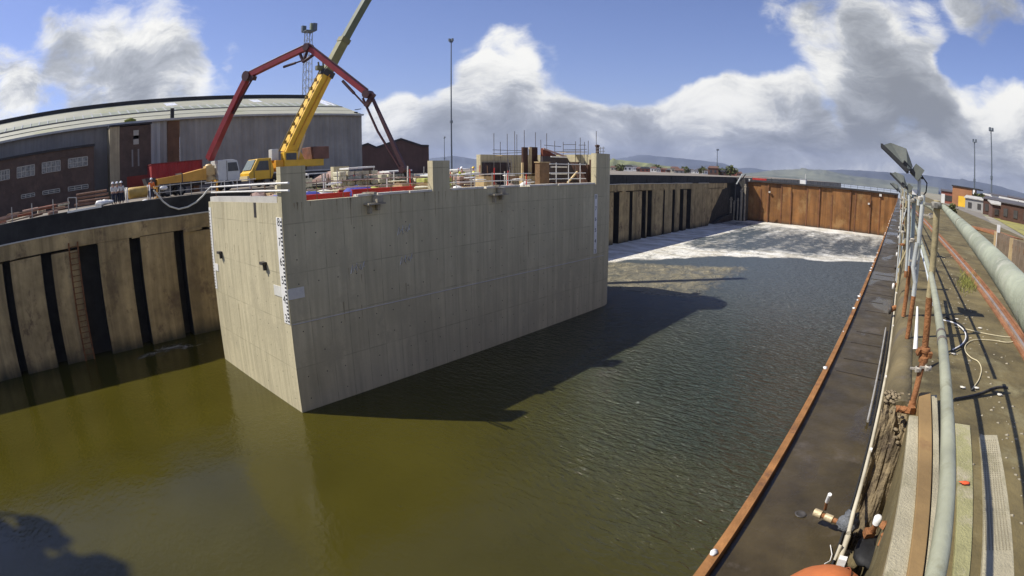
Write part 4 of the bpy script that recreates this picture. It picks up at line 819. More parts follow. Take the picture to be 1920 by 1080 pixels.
def knuckle(k, s):
    mb = MB(); mb.lathe(J[k]-pn*.4, [(0.01, 0), (s*.8, 0), (s*.8, .8), (0.01, .8)], 12, rot=pn.to_track_quat('Z', 'Y').to_matrix()); mb.sm = [False]*len(mb.sm); return mb.build('boom_joint', boomd, pt)
knuckle(1, .6); knuckle(2, .42); knuckle(3, .42); knuckle(4, .32)
def cyl(a, b, r=.11): MB().tube([a, (a+b)/2], r, 8).tube([(a+b)/2, b], r*.6, 8).build('hydraulic_cylinder', boomd, pt)
d01 = (J[1]-J[0]); s01 = d01.normalized().cross(pn); s01 = s01 if s01.z > 0 else -s01
hz = Vector((Bend.x-B0.x, Bend.y-B0.y, 0)).normalized()
cyl(J[0]+d01*.55+hz*.55, J[1]+hz*.55+Vector((0, 0, -.4)), .14)
MB().beam(J[1]+Vector((0, 0, .2))-hz*.4, J[1]+hz*.9+Vector((0, 0, -.35)), .5, .4).build('boom_link', boomd, pt)
d12 = J[2]-J[1]; cyl(J[1]+d12*.62-Vector((0, 0, .75)), J[2]-Vector((0, 0, 1.0)), .12)
MB().tube([J[2]-Vector((0, 0, .1)), J[2]-hz*.5-Vector((0, 0, 1.2))], .14, 6).tube([J[2]-hz*.5-Vector((0, 0, 1.2)), J[2]+hz*.7-Vector((0, 0, .7))], .14, 6).tube([J[2]-hz*.9-Vector((0, 0, .4)), J[2]-hz*.5-Vector((0, 0, 1.2))], .14, 6).build('boom_link', boomd, pt)
d23 = J[3]-J[2]; cyl(J[2]+d23*.6-Vector((0, 0, .55)), J[3]-hz*.2-Vector((0, 0, .9)), .13)
MB().beam(J[3]-hz*.2-Vector((0, 0, .95)), J[3]+hz*.55, .35, .3).build('boom_link', boomd, pt)
mb = MB(); mb.tube([p_+Vector((0, 0, .38)) for p_ in (J[1], J[1]+d12*.5, J[2])], .07, 6); mb.tube([J[2]+Vector((0, 0, .38)), J[3]+Vector((0, 0, .38))], .07, 6); mb.tube([J[0]-hz*.5, J[1]-hz*.45], .07, 6); mb.build('concrete_line', boomd, pt)
MB().tube([J[4], J[4]+hz*.35+Vector((0, 0, -1.0)), J[4]+hz*.6+Vector((0, 0, -1.9)), J[4]+hz*.6+Vector((0, 0, -2.6))], .11, 8).build('end_hose', rubber, pt)
p = ax(428, 330, PX_)

# ------------------------------------------------------------------ mobile crane
KX = -56.5
K0 = ax(463, 335, KX).y; KE = ax(612, 310, KX).y; GK = GZ
cr = thing('mobile_crane', 'yellow mobile crane with a long telescopic boom rising out of the picture', 'mobile crane', (KX, K0+5, GZ))
MB().bb(KX-1.3, KX+1.3, K0+2.6, KE, GK+.8, GK+1.35).build('carrier', chas, cr)
mb = MB()
MB().bb(KX-1.34, KX+1.34, K0+2.65, KE, GK+1.352, GK+1.5).build('deck_plate', M('deck_plate', (.55, .53, .48), .6, .2, 1), cr)
for i in range(5):
    for s in (-1.1, 1.1): wheel(cr, KX+s, K0+1.9+i*2.05, GK+.62, .62, .36)
cp = [(K0-.25, GK+.8), (K0+2.45, GK+.8), (K0+2.75, GK+1.6), (K0+2.4, GK+3.05), (K0+.75, GK+3.0), (K0+.0, GK+1.75), (K0-.3, GK+1.55)]
kc = MB().ext([(KX-1.35, y, z) for y, z in cp], (2.7, 0, 0)).build('cab', yel, cr, bevel=.08)
MB().ext([(KX-1.15, K0+.02, GK+1.85), (KX+1.15, K0+.02, GK+1.85), (KX+1.1, K0+.66, GK+2.9), (KX-1.1, K0+.66, GK+2.9)], (0, -.06, .03)).build('windscreen', M('pale_glass', (.22, .26, .26), .1, .2, 2, bump=0, spec=.7), kc)
MB().ext([(KX+1.35, K0+.45, GK+1.75), (KX+1.35, K0+2.1, GK+1.75), (KX+1.35, K0+2.05, GK+2.75), (KX+1.35, K0+1.0, GK+2.75)], (.025, 0, 0)).build('side_window', glass_d, kc)
MB().bb(KX+1.35, KX+1.385, K0+.28, K0+.34, GK+.9, GK+2.0).build('door_frame', chas, kc); MB().bb(KX+1.35, KX+1.385, K0+2.2, K0+2.26, GK+.9, GK+2.9).build('door_frame', chas, kc)
MB().bb(KX-1.3, KX+1.38, K0-.5, K0-.3, GK+.75, GK+1.25).build('bumper', M('bumper_pale', (.62, .52, .3), .5, .1, 2), cr)
MB().bb(KX-1.2, KX+1.25, K0+3.0, K0+6.0, GK+1.502, GK+2.75).build('engine_hood', M('hood_orange', (.66, .33, .03), .5, .12, 1), cr, bevel=.05)
p = ax(512, 293, KX); MB().bb(KX-.3, KX+.6, p.y-.42, p.y+.42, GK+2.752, p.z+.75).build('white_tank', wpaint, cr, bevel=.04)
sx = ax(545, 300, KX).y
MB().lathe((KX, sx+.8, GK+1.5), [(1.1, 0), (1.1, .4), (0.01, .4)], 20).build('slew_ring', chas, cr)
MB().bb(KX-1.3, KX+1.3, sx-.9, sx+3.6, GK+1.92, GK+2.7).build('superstructure', yel, cr, bevel=.05)
MB().bb(KX-1.35, KX+1.35, sx+2.2, sx+4.3, GK+2.702, GK+4.1).build('counterweight', M('counterweight', (.16, .075, .05), .6, .35, 1), cr, bevel=.05)
oc = MB().bb(KX+.55, KX+1.5, sx-1.5, sx+.2, GK+2.0, GK+3.6).build('operator_cab', yel, cr, bevel=.05); MB().bb(KX+1.502, KX+1.52, sx-1.3, sx+0, GK+2.7, GK+3.45).build('side_window', glass_d, oc)
MB().ext([(KX-.7, sx-.8, GK+2.7), (KX-.7, sx+1.6, GK+2.7), (KX-.7, sx+.9, GK+4.0), (KX-.7, sx-.4, GK+4.3)], (1.1, 0, 0)).build('boom_foot', yel, cr)
for y in (K0+3.1, KE-.8):
    mb = MB(); mb.beam((KX+1.3, y, GK+1.0), (KX+3.4, y, GK+1.0), .3, .3).tube([(KX+3.4, y, GK+1.1), (KX+3.4, y, GK+.06)], .13, 8).box((KX+3.4, y, GK+.05), (.8, .8, .1)); mb.build('outrigger', yel, cr)
Q0, Q1, Q2 = ax(539, 288, KX), ax(612, 138, -55.0), ax(690, -4, -53.2)
dq = (Q2-Q1).normalized(); Q3 = Q2+dq*14; Qm = Q1+(Q2-Q1)*.42
MB().beam(Q0, Q1, 1.25, 1.55, (1, 0, 0), 1.15, 1.35).build('boom_section', yel, cr)
MB().beam(Q0+(Q1-Q0)*.08+Vector((.66, 0, .2)), Q1+Vector((.6, 0, -.2)), .10, .5, (1, 0, 0)).build('boom_stiffener', M('boom_amber', (.52, .24, .02), .5, .2, 1), cr)
MB().beam(Q1-dq*.6, Qm, 1.0, 1.1, (1, 0, 0)).build('boom_section', M('boom_olive', (.19, .18, .075), .5, .2, 1, bump=.02), cr)
MB().beam(Qm-dq*.6, Q3, .8, .9, (1, 0, 0)).build('boom_section', M('boom_grey_green', (.11, .125, .075), .5, .2, 1, bump=.02), cr)
MB().beam(Q1-dq*.35, Q1+dq*.35, 1.4, 1.55, (1, 0, 0)).build('boom_collar', chas, cr); MB().beam(Qm-dq*.3, Qm+dq*.3, 1.15, 1.25, (1, 0, 0)).build('boom_collar', M('olive_collar', (.15, .14, .06), .5), cr)
a, b = ax(556, 300, KX+.3), ax(584, 205, -55.7); MB().tube([a, (a+b)/2], .22, 10).tube([(a+b)/2, b], .14, 10).build('luffing_cylinder', M('pale_rod', (.62, .52, .36), .35, .1, 2, metal=.3), cr)
a = ax(541, 285, KX); mb = MB(); side = Vector((0, -1.1, .25))
mb.tube([Q0+side, Q0+(Q1-Q0)*.5+side*.9, Q1+side*.85], .07, 6)
for i in range(8): mb.box(Q0+(Q1-Q0)*(.12+.11*i)+side*.8, (.35, .25, .35))
mb.build('hose_guides', M('guide_dark', (.22, .15, .03), .6), cr)
mb = MB(); mb.tube([Q1+Vector((0, -.9, .2)), Q1+Vector((0, -1.1, 1.3))], .12, 6).tube([Q1+Vector((0, -.4, .5)), Q1+Vector((0, -.5, 1.6))], .12, 6).box(Q1+Vector((0, -1.0, .6)), (.5, .7, .5)); mb.build('sheave_block', M('olive_collar', (.15, .14, .06), .5), cr)

# ------------------------------------------------------------------ lighting masts
galv = M('galvanised', (.30, .31, .30), .5, .2, 2, metal=.4, bump=.05); galv_d = M('mast_dark', (.10, .12, .14), .6, .2, 2)
lm = ad(576, 200, 135); lt = thing('lattice_mast', 'steel lattice lighting mast with lamp platform behind the red pump boom', 'lighting mast', (lm.x, lm.y, GZ))
ztop = ad(576, 60, 135).z
for sx_, sy_ in ((-1, -1), (1, -1), (1, 1), (-1, 1)): MB().tube([(lm.x+sx_*1.1, lm.y+sy_*1.1, GZ), (lm.x+sx_*.7, lm.y+sy_*.7, ztop)], .10, 6).build('leg', galv, lt)
mb = MB(); nb = 18
for i in range(nb):
    t0, t1 = i/nb, (i+1)/nb; w0, w1 = lerp(1.1, .7, t0), lerp(1.1, .7, t1); z0, z1 = lerp(GZ, ztop, t0), lerp(GZ, ztop, t1); cs = [(-1, -1), (1, -1), (1, 1), (-1, 1)]
    for k in range(4):
        a, b = cs[k], cs[(k+1) % 4]; mb.tube([(lm.x+a[0]*w0, lm.y+a[1]*w0, z0), (lm.x+b[0]*w1, lm.y+b[1]*w1, z1)], .05, 4); mb.tube([(lm.x+a[0]*w1, lm.y+a[1]*w1, z1), (lm.x+b[0]*w1, lm.y+b[1]*w1, z1)], .05, 4)
mb.build('bracing', galv, lt)
MB().box((lm.x, lm.y, ztop+.1), (2.6, 2.6, .2)).build('platform', galv_d, lt)
for k, (a, b, h) in enumerate(((-.9, -.9, 1.5), (.7, .6, 1.9), (1.0, 1.1, 1.9))): MB().box((lm.x+a, lm.y+b, ztop+.2+h/2), (.7, 1.1, h)).build('lamp_head', (galv_d, M('lamp_dull', (.22, .25, .16), .5), galv_d)[k], lt)
def pole_mast(px, top, D, label, heads=2, r=.28, base=GZ, mat=galv_d):
    p = ad(px, top, D); t = thing('light_mast', label, 'lighting mast', (p.x, p.y, base))
    MB().tube([(p.x, p.y, base), (p.x, p.y, p.z)], r*1.25, 8, r*.75).build('pole', mat, t)
    MB().box((p.x, p.y, lerp(base, p.z, .38)), (r*3, r*3, r*4)).build('junction_box', mat, t)
    h = MB(); h.lathe((p.x, p.y, p.z-.2), [(.9*r*3, 0), (.9*r*3, .25), (.01, .25)], 12)
    for i in range(heads): h.box((p.x+math.cos(i*2.1)*r*2.6, p.y+math.sin(i*2.1)*r*2.6, p.z+.5), (r*2.6, r*2.6, r*4))
    h.build('lamp_cluster', mat, t); return t
pole_mast(846, 78, 170, 'tall thin lighting pole standing against the blue sky in mid picture', 3, .21)
pole_mast(1345, 282, 420, 'far thin lighting pole above the roofs left of the gate', 2, .3, 11)
pole_mast(1827, 266, 230, 'shorter of the two thin lighting poles at the far right', 2, .3, 11)
pole_mast(1858, 245, 230, 'taller of the two thin lighting poles at the far right', 3, .33, 11)
pole_mast(833, 259, 300, 'thin far lamp post behind the caisson middle pillar', 2, .18)

# ------------------------------------------------------------------ small things along the left quay edge
hdr = M('rusty_rail', (.33, .20, .14), .8, .35, 2)
def along(px0, py0, px1, py1, X): return ax(px0, py0, X), ax(px1, py1, X)
t = thing('guard_rail', 'rusty guard rail on the quay edge at the far left above the black parapet', 'guard rail', (-47.6, 0, 12))
for (a, b) in (((-5, 410), (128, 379)), ((-5, 421), (128, 388))): p, q = along(*a, *b, -47.7); MB().tube([p, q], .045, 6).build('rail', hdr, t)
for px in (22, 60, 100): p = ax(px, 395, -47.7); MB().tube([(p.x, p.y, 12), (p.x, p.y, 13.2)], .05, 6).build('post', scaf, t)
t = thing('pipe_rack', 'brown pipes racked behind a pale end frame on the left quay edge', 'pipe rack', (-48.6, 4, 12))
for k, (a, b) in enumerate((((143, 366), (200, 357)), ((143, 372), (203, 363)), ((146, 379), (205, 371)), ((140, 385), (200, 377)))):
    p, q = along(*a, *b, -48.8); MB().tube([p, q], .10, 8).build('pipe', M('brown_pipe', (.24, .135, .085), .8, .3, 2), t)
rr = random.Random(15); rsm = M('store_red', (.26, .09, .05), .85, .35, 2)
for k in range(12):
    px = 4+k*10.5; p = ax(px, 404-px*.2, -49.2-rr.random()); L_ = rr.uniform(.8, 2.2)
    tag(MB().tube([(p.x, p.y-L_/2, 12.12+.25*(k % 3)), (p.x+rr.uniform(-.3, .3), p.y+L_/2, 12.12+.25*(k % 3)+rr.uniform(-.05, .1))], rr.uniform(.07, .16), 7).build('pipe_length', (rsm, hdr, brownp, bund)[k % 4]), 'short pipe length lying behind the rusty guard rail on the far left quay edge', 'pipe', 'pipe lengths behind the far left guard rail')
for px in (127.5, 143): p, q = ax(px, 371, -48.2), ax(px, 391, -48.2); MB().tube([(p.x, p.y, 12.02), p], .05, 6).build('frame_post', scaf, t)
p, q = ax(127.5, 371, -48.2), ax(143, 370.5, -48.2); MB().tube([p, q], .05, 6).build('frame_bar', scaf, t)
p, q = along(126, 398, 190, 387, -47.25)
tag(MB().beam(p, q, .3, .16).build('timber', M('white_plank', (.75, .74, .68), .7, .1, 2)), 'long white plank lying on the black parapet at the left', 'plank')
for k, (px, py, s, lb) in enumerate(((188, 380, .45, 'white sack heap lying right of the white plank'), (196, 378, .4, 'white sack beside the group of workers in pale overalls'), (206, 377, .3, 'small white sack just left of the workers'), (272, 376, .28, 'white sack on the parapet below the yellow tank'), (307, 351, .35, 'white round sack in front of the orange pump body'))):
    p = ax(px, py, -47.9 if k < 4 else -50); tag(MB().ball((p.x, p.y, p.z-.05), s, 10, (.9, 1.2, .55), .4).build('sack', wrap), lb, 'sack')
for k, (px, X, rz, po_, lb) in enumerate(((212, -48.6, -1.0, 'stand', 'leftmost worker of the group in pale overalls on the left quay'), (220, -49.2, -1.4, 'stand', 'middle worker with a white helmet in the group on the left quay'), (228, -48.9, -2.0, 'stand', 'right-hand worker of the pale group by the yellow tank'), (285, -50.5, -1.6, 'stand', 'worker in an orange jacket at the hopper of the pump truck'))):
    p = ax(px, 368, X); person((p.x, p.y, 12.0), rz, lb, pale_j if k < 3 else orange_j, wh, po_)
ty0, ty1 = ax(240, 362, -50).y, ax(276, 360, -50).y
t = thing('tank', 'yellow horizontal tank in a pale frame on the left quay', 'tank', (-50, (ty0+ty1)/2, 12)); my = (ty0+ty1)/2
MB().lathe((-50, my, 12.75), [(0.01, -(ty1-ty0)/2), (.40, -(ty1-ty0)/2), (.48, -(ty1-ty0)/2+.1), (.48, (ty1-ty0)/2-.1), (.40, (ty1-ty0)/2), (0.01, (ty1-ty0)/2)], 16, 'Y').build('shell', M('tank_yellow', (.48, .31, .08), .6, .25, 1), t)
for y in (ty0-.15, ty1+.15): MB().tube([(-49.5, y, 12), (-49.5, y, 13.25), (-50.5, y, 13.25), (-50.5, y, 12)], .06, 6).build('frame', scaf_w, t)
rail_set('pale guard rail on the quay edge in front of the pump truck', ((-47.9, ax(290, 370, -47.9).y, 12.0), (-47.9, ax(388, 356, -47.9).y, 12.0)), (.5, 1.05), 5, scaf, scaf, .04)
rail_set('white guard rail beside the pump truck wheels', ((-49.5, ax(385, 356, -49.5).y, 12.0), (-49.5, ax(480, 345, -49.5).y, 12.0)), (.45, .9), 4, scaf_w, scaf_w, .045)
hp_ = [(288, 357), (296, 366), (306, 378), (318, 387), (335, 392), (352, 388), (368, 379), (380, 368), (388, 358), (396, 350)]
tag(MB().tube([ax(px, py, -46.95+.02*i) for i, (px, py) in enumerate(hp_)], .075, 8).build('hose', M('pale_hose', (.62, .60, .52), .6, .15, 2)), 'thick pale hose hanging in a loop over the black parapet', 'hose')
# rubble and site stores behind the caisson on the quay
heap_m = M('rubble_pink', (.36, .24, .20), .95, .4, 1.2, bump=.6)
for k, (px, py, X, s, lb) in enumerate(((630, 335, -52, 1.5, 'pinkish rubble heap left of the white sack on the left quay'), (655, 333, -53, 1.3, 'pinkish rubble heap in front of the corrugated shed corner'), (717, 333, -54, 1.2, 'grey rubble heap in front of the zigzag roofed shed'))):
    p = ax(px, py, X); tag(MB().ball((p.x, p.y, 12), s, 14, (1.2, 1.6, .75), .45).build('rubble_heap', heap_m), lb, 'rubble heap')
t = thing('site_table', 'white topped trestle table behind the crane on the left quay', 'table', (-50, ax(590, 317, -50).y, 12)); yy_ = ax(590, 317, -50).y
MB().bb(-50.6, -49.6, yy_-1.1, yy_+1.3, 13.0, 13.12).build('table_top', wrap, t)
for dy in (-.9, 1.1): MB().bb(-50.5, -50.4, yy_+dy-.05, yy_+dy+.05, 12, 13).build('leg', scaf, t); MB().bb(-49.8, -49.7, yy_+dy-.05, yy_+dy+.05, 12, 13).build('leg', scaf, t)
# far roofs, sheds and vans beyond the far left quay, between the caisson and the gate
rr = random.Random(21); wc = [M('house_brown', (.13, .07, .05), .9, .3, .5), M('house_cream', (.55, .50, .38), .9, .15, .5), M('house_grey', (.30, .29, .27), .9, .2, .5), M('house_white', (.75, .74, .70), .8, .1, .5), M('house_red', (.26, .09, .06), .9, .25, .5)]
rf = [M('roof_slate', (.09, .085, .09), .9, .2, 1), M('roof_tile', (.13, .07, .05), .9, .2, 1), dark_r]
ORD = 'first second third fourth fifth sixth seventh eighth ninth tenth eleventh twelfth thirteenth fourteenth fifteenth sixteenth seventeenth eighteenth nineteenth twentieth twenty-first twenty-second twenty-third twenty-fourth twenty-fifth twenty-sixth twenty-seventh twenty-eighth twenty-ninth thirtieth'.split()
cn = ['brown', 'cream', 'grey', 'white', 'red brick']; rn = ['slate', 'tiled', 'black']
for k in range(30):
    px = 1152+k*8.0+rr.uniform(-2, 2); D = rr.uniform(240, 400); p = ad(px, 322, D); w = rr.uniform(2.6, 5.5); h = rr.uniform(1.3, 3.0); ci, ri_ = rr.randrange(5), rr.randrange(3); dp = 6
    a = math.atan2(p.y, p.x)-math.pi/2; t = thing('house', '', 'house', (p.x, p.y, 11.9), a, 'small far houses beyond the left quay')
    t['label'] = 'far %s house with %s roof, %s in the row counted from the caisson' % (cn[ci], rn[ri_], ORD[k])
    z0 = 0; MB().bb(-w/2, w/2, 0, dp, 0, h).build('wall', wc[ci], t, local=True)
    MB().ext([(-w/2-.2, -.2, h+.01), (w/2+.2, -.2, h+.01), (w/2-.6, dp/2, h+.9), (-w/2+.6, dp/2, h+.9)], (0, 0, .15)).ext([(-w/2-.2, dp+.2, h+.01), (w/2+.2, dp+.2, h+.01), (w/2-.6, dp/2, h+.9), (-w/2+.6, dp/2, h+.9)], (0, 0, .15)).build('roof', rf[ri_], t, local=True)
    MB().bb(-w*.3, -w*.12, -.06, -.003, h*.35, h*.75).build('window', glass_d, t, local=True); MB().bb(w*.12, w*.3, -.06, -.003, h*.35, h*.75).build('window', glass_d, t, local=True)
leaf = M('bush_green', (.075, .085, .025), .95, .5, 1.5, bump=0)
def bush(px, D, s, label, base=11.9, name='bush'):
    p = ad(px, 322, D); r2 = random.Random(int(px)); mb = MB()
    for i in range(140):
        u = Vector((r2.gauss(0, 1), r2.gauss(0, 1), r2.gauss(0, 1))).normalized()*s*r2.uniform(.55, 1.0)*(1+.3*math.sin(i)); c = Vector((p.x, p.y, base+s*.8))+Vector((u.x, u.y, u.z*.75)); q = s*.22
        a = Vector((r2.gauss(0, 1), r2.gauss(0, 1), r2.gauss(0, 1))).normalized()*q; b = Vector((r2.gauss(0, 1), r2.gauss(0, 1), r2.gauss(0, 1))).normalized()*q
        mb.add([c-a, c+b, c+a, c-b], [(0, 1, 2, 3)])
    t = thing(name, label, 'bush', (p.x, p.y, base)); mb.build('foliage', leaf, t); MB().tube([(p.x, p.y, base), (p.x, p.y, base+s)], s*.1, 5).build('stem', brownp, t)
for k, (px, D, s) in enumerate(((1163, 300, 2.6), (1232, 330, 2.8), (1285, 290, 2.4), (1318, 300, 2.6), (1352, 250, 2.4), (1370, 240, 2.8))):
    bush(px, D, s, ['green bush among the far houses just right of the caisson', 'green bush among the far houses, second from the caisson', 'green bush among the far houses, middle of the row', 'green bush left of the far lighting pole', 'green bush right of the far lighting pole', 'green bush nearest the gate corner'][k])
# ------------------------------------------------------------------ right side: walkway, coping, handrails, deck
rlip = M('lip_rust', (.27, .125, .040), .85, .45, 2.5, bump=.4, spots=(.12, .055, .03), spot_scale=2.2, spot_thr=.55)
rw = thing('dock_wall', 'dock side wall under the wet walkway on the right with a rusty steel lip', 'dock wall', (-.85, 40, 0))
MB().bb(-.86, -.785, -6, 153.6, 10.12, 10.37).build('steel_lip', rlip, rw)
MB().bb(-.83, -.79, -6, 153.6, -1.5, 10.11).build('wall_face', M('lower_wall', (.16, .10, .06), .9, .35, .5, streak=.6, zband=(0, 1.5, (.04, .04, .025))), rw)
rr = random.Random(5); mb = MB()
for k in range(40):
    y = rr.uniform(1.5, 60); mb.ball((-.835, y, 10.375), rr.uniform(.015, .045), 6, (1, 1.8, .5), .5)
mb.build('droppings', wrap, rw)
cop = M('coping_concrete', (.150, .118, .058), .92, .5, 1.1, bump=.6, bscale=8, streak=.25, spots=(.12, .10, .075), spot_scale=1.3, spot_thr=.55)
rub = M('broken_concrete', (.19, .145, .08), .95, .6, 4, bump=1.0, bscale=14, spots=(.07, .05, .03), spot_scale=5, spot_thr=.5)
uw = thing('kerb_wall', 'weathered rounded concrete kerb wall between the wet walkway and the fence posts', 'kerb wall', (.2, 40, 10.3))
prof = [(.11, 10.2), (.11, 10.95), (.13, 11.10), (.18, 11.20), (.25, 11.24), (.355, 11.252), (.355, 10.2)]
nseg = 120; vs = []
ys = [4.75+ (150-4.75)*(i/nseg)**2 for i in range(nseg+1)]
for y in ys:
    for (x, z) in prof: vs.append((x+.012*fb(y*1.2, z*3, 1) if x < .3 else x, y, z+.012*fb(y*1.5, x*8, 2) if z > 10.3 else z))
npf = len(prof); fs = [(i*npf+j, (i+1)*npf+j, (i+1)*npf+j+1, i*npf+j+1) for i in range(nseg) for j in range(npf-1)]
MB().add(vs, fs, True).add(vs[:npf], [tuple(range(npf))]).build('kerb', cop, uw)
# broken end of the kerb: sloping rubble face down to a hollow
g = MB(); nx, ny = 20, 44; vs = []
for j in range(ny):
    for i in range(nx):
        x = .095+.27*i/(nx-1); y = 3.0+2.0*j/(ny-1); t_ = sm(3.9, 4.86, y+.22*fb(x*7, y*2.3, 4)+.25*(x-.2))
        z = 10.30+.92*t_+.022*fb(x*11, y*11, 6)*(1-t_*.5)+.012*fb(x*28, y*28, 2)
        if y < 4.02+.1*fb(x*8, 1, 8) and x > .14: z -= .45
        vs.append((x, y, min(z, 11.235)))
g.add(vs, [(j*nx+i, j*nx+i+1, (j+1)*nx+i+1, (j+1)*nx+i) for j in range(ny-1) for i in range(nx-1)]); g.build('broken_end', rub, uw)
MB().bb(.362, .40, -6, 4.9, 9.5, 11.2).build('hollow_shade_face', M('pit_shade_black', (.012, .010, .008), .95, .4, 4), uw)  # black colour paints the darkness at the back of the hollow
mb = MB(); rr = random.Random(8)
for k in range(70):
    y = 4.95-.5*rr.random()**1.5; x = rr.uniform(.10, .35); mb.ball((x, y, 10.32+.92*sm(3.9, 4.86, y+.25*(x-.2))), rr.uniform(.006, .026), 6, (1.2, 1, .7), .9)
mb.build('loose_chip', M('chip', (.21, .165, .10), .95, .6, 20), uw)['kind'] = 'stuff'
# walkway seam pipe and thin conduit on brackets
cond = M('conduit_cream', (.50, .45, .33), .6, .3, 2, bump=.1)
pts = [az(px, py, z) for px, py, z in ((1591, 1000, 10.62), (1600, 962, 10.62), (1640, 807, 10.66), (1665, 681, 10.72), (1679, 558, 10.75))]
x_end = pts[-1].x
pts += [Vector((x_end-.0, y, 10.75)) for y in (20, 30, 45, 70, 100, 140)]
t = thing('conduit', 'thin cream conduit pipe running along the side of the concrete kerb', 'conduit', (.05, 20, 10.6)); MB().tube(pts, .019, 8).build('pipe', cond, t)
for y in (3.2, 4.9, 6.9, 9.5, 12.5, 16, 21, 28): MB().box((interp(y, [(p.y, p.x) for p in pts])+.02, y, interp(y, [(p.y, p.z) for p in pts])), (.06, .05, .055)).build('clip', scaf_w, t)
seam = M('seam_dark', (.03, .027, .024), .8, .3, 3)
tag(MB().tube([Vector((.062, y, 10.315)) for y in (1.2, 3, 6, 12, 30, 80)], .012, 6).build('cable', rubber), 'thin black cable lying along the inner edge of the wet walkway', 'cable')
t = thing('conduit', 'short grey drain pipe lying low between the walkway and the cream conduit', 'conduit', (.05, 8, 10.35)); MB().tube([az(1627, 790, 10.36), az(1648, 690, 10.36), az(1661, 615, 10.36)], .016, 8).build('pipe', scaf, t)

woodg = M('grip_board', (.40, .355, .235), .85, .25, 2.0, bump=.5, bscale=60, spots=(.28, .25, .15), spot_scale=2.0, spot_thr=.55)
woody = M('grip_board_mossy', (.32, .30, .14), .85, .25, 2.0, bump=.5, bscale=60, spots=(.42, .37, .25), spot_scale=1.6, spot_thr=.52)
woodo = M('orange_timber', (.26, .165, .065), .8, .3, 1.0, bump=.3, streak=0, spots=(.22, .12, .05), spot_scale=1.0, spot_thr=.54)
def plank(px_pts, z, mat, label, th=.045, name='scaffold_board'):
    (l0, r0), (l1, r1) = px_pts; a, b, c, d = az(*l0, z), az(*r0, z), az(*l1, z), az(*r1, z)
    e0, e1 = a+(a-c).normalized()*(2.2), b+(b-d).normalized()*(2.2)
    poly = [(c.x, c.y), (d.x, d.y), (e1.x, e1.y), (e0.x, e0.y)]
    o = MB().prism(poly, z-th, z).build(name, mat, bevel=.006); return tag(o, label, 'board', 'boards laid along the deck edge')
plank((((1671, 1020), (1712, 1000)), ((1705, 778), (1722, 780))), 11.36, woodg, 'pale dusty scaffold board next to the hollow, leftmost of the boards', .05)
plank((((1712, 1000), (1742, 980)), ((1723, 735), (1745, 735))), 11.38, woodo, 'orange brown timber baulk between the leftmost board and the lower handrail', .12, 'timber_baulk')
plank((((1744, 980), (1758, 970)), ((1746, 740), (1757, 740))), 11.35, woodg, 'narrow pale board tucked under the lower handrail', .08)
plank((((1793, 1000), (1824, 990)), ((1791, 793), (1819, 797))), 11.275, woody, 'yellowish mossy grip board just right of the lower handrail')
plank((((1845, 1000), (1898, 1000)), ((1837, 815), (1870, 815))), 11.275, woodg, 'wide dotted grip board, rightmost of the boards on the deck')
mb = MB(); p0 = az(1845, 1000, 11.276); 
for r_ in range(8):
    for c_ in range(60):
        t0 = c_/60; lx = lerp(1846, 1839, t0); rx_ = lerp(1897, 1868, t0); py = lerp(1030, 822, t0); q = az(lerp(lx, rx_, (r_+.5)/8), py, 11.2765); mb.box(q, (.008, .010, .004))
mb.build('grip_dots', M('grip_dark', (.23, .20, .13), .9), bpy.data.objects['scaffold_board.003'], local=True)
tag(MB().ball(az(1810, 905, 11.29), .03, 8, (1.5, .8, .3), .6).build('paint_splash', M('orange_paint', (.70, .10, .03), .7)), 'orange paint splash on the mossy grip board', 'paint mark')
# handrails: galvanised tubes held by posts
tube_g = M('handrail_tube', (.38, .385, .27), .5, .22, 5, metal=.25, bump=.12, bscale=20, spots=(.27, .26, .16), spot_scale=6, spot_thr=.56)
hr = thing('handrail', 'grey green galvanised lower handrail tube running up the picture beside the boards', 'handrail', (.3, 3, 11.25))
ptsL = [CAM+ray(px, py)*(.0483/w) for px, py, w in ()]
lowz = 13-.63
P_low = [az(1748, 1105, lowz), az(1761, 1045, lowz), az(1776, 911, lowz), az(1777, 805, lowz), az(1772, 700, lowz), az(1768, 651, lowz), Vector((.32, 4.6, lowz))]
a_ = P_low[0]+(P_low[0]-P_low[1]).normalized()*1.2
MB().tube([a_]+P_low, .0245, 14).build('tube', tube_g, hr)
MB().tube([Vector((.325, 4.75, lowz-.02)), Vector((.33, 9, lowz)), Vector((.31, 16, lowz)), Vector((.3, 40, lowz)), Vector((.3, 90, lowz))], .024, 10).build('tube', tube_g, hr)
for y in (2.66, 2.52): MB().lathe(Vector((interp(y, [(q.y, q.x) for q in P_low]), y, lowz)), [(.026, -.018), (.028, -.012), (.028, .012), (.026, .018)], 12, 'Y').build('band', M('tape_dark', (.14, .12, .10), .7), hr)
tube_u = M('handrail_worn', (.36, .38, .27), .55, .3, 9, metal=.2, bump=.2, bscale=40, spots=(.50, .49, .38), spot_scale=16, spot_thr=.55)
hu = thing('handrail', 'grey green upper handrail tube crossing the right edge of the picture close to the camera', 'handrail', (.3, 3, 12.9))
U = [CAM+ray(px, py)*d for px, py, d in ((1770, 389, 4.75), (1800, 420, 1.87), (1848, 474, 1.17), (1910, 548, .77), (1960, 620, .585))]
A_, B_ = U[0], U[3]; dirU = (B_-A_).normalized()
MB().tube([A_-dirU*.12, A_+(B_-A_)*.5, B_, B_+dirU*1.6], .0243, 20).build('tube', tube_u, hu)
for u_ in (.30, .62): MB().tube([A_+(B_-A_)*u_-dirU*.012, A_+(B_-A_)*u_+dirU*.012], .0256, 20).build('joint_band', M('joint_band', (.24, .22, .16), .6, .4, 20, metal=.3), hu)
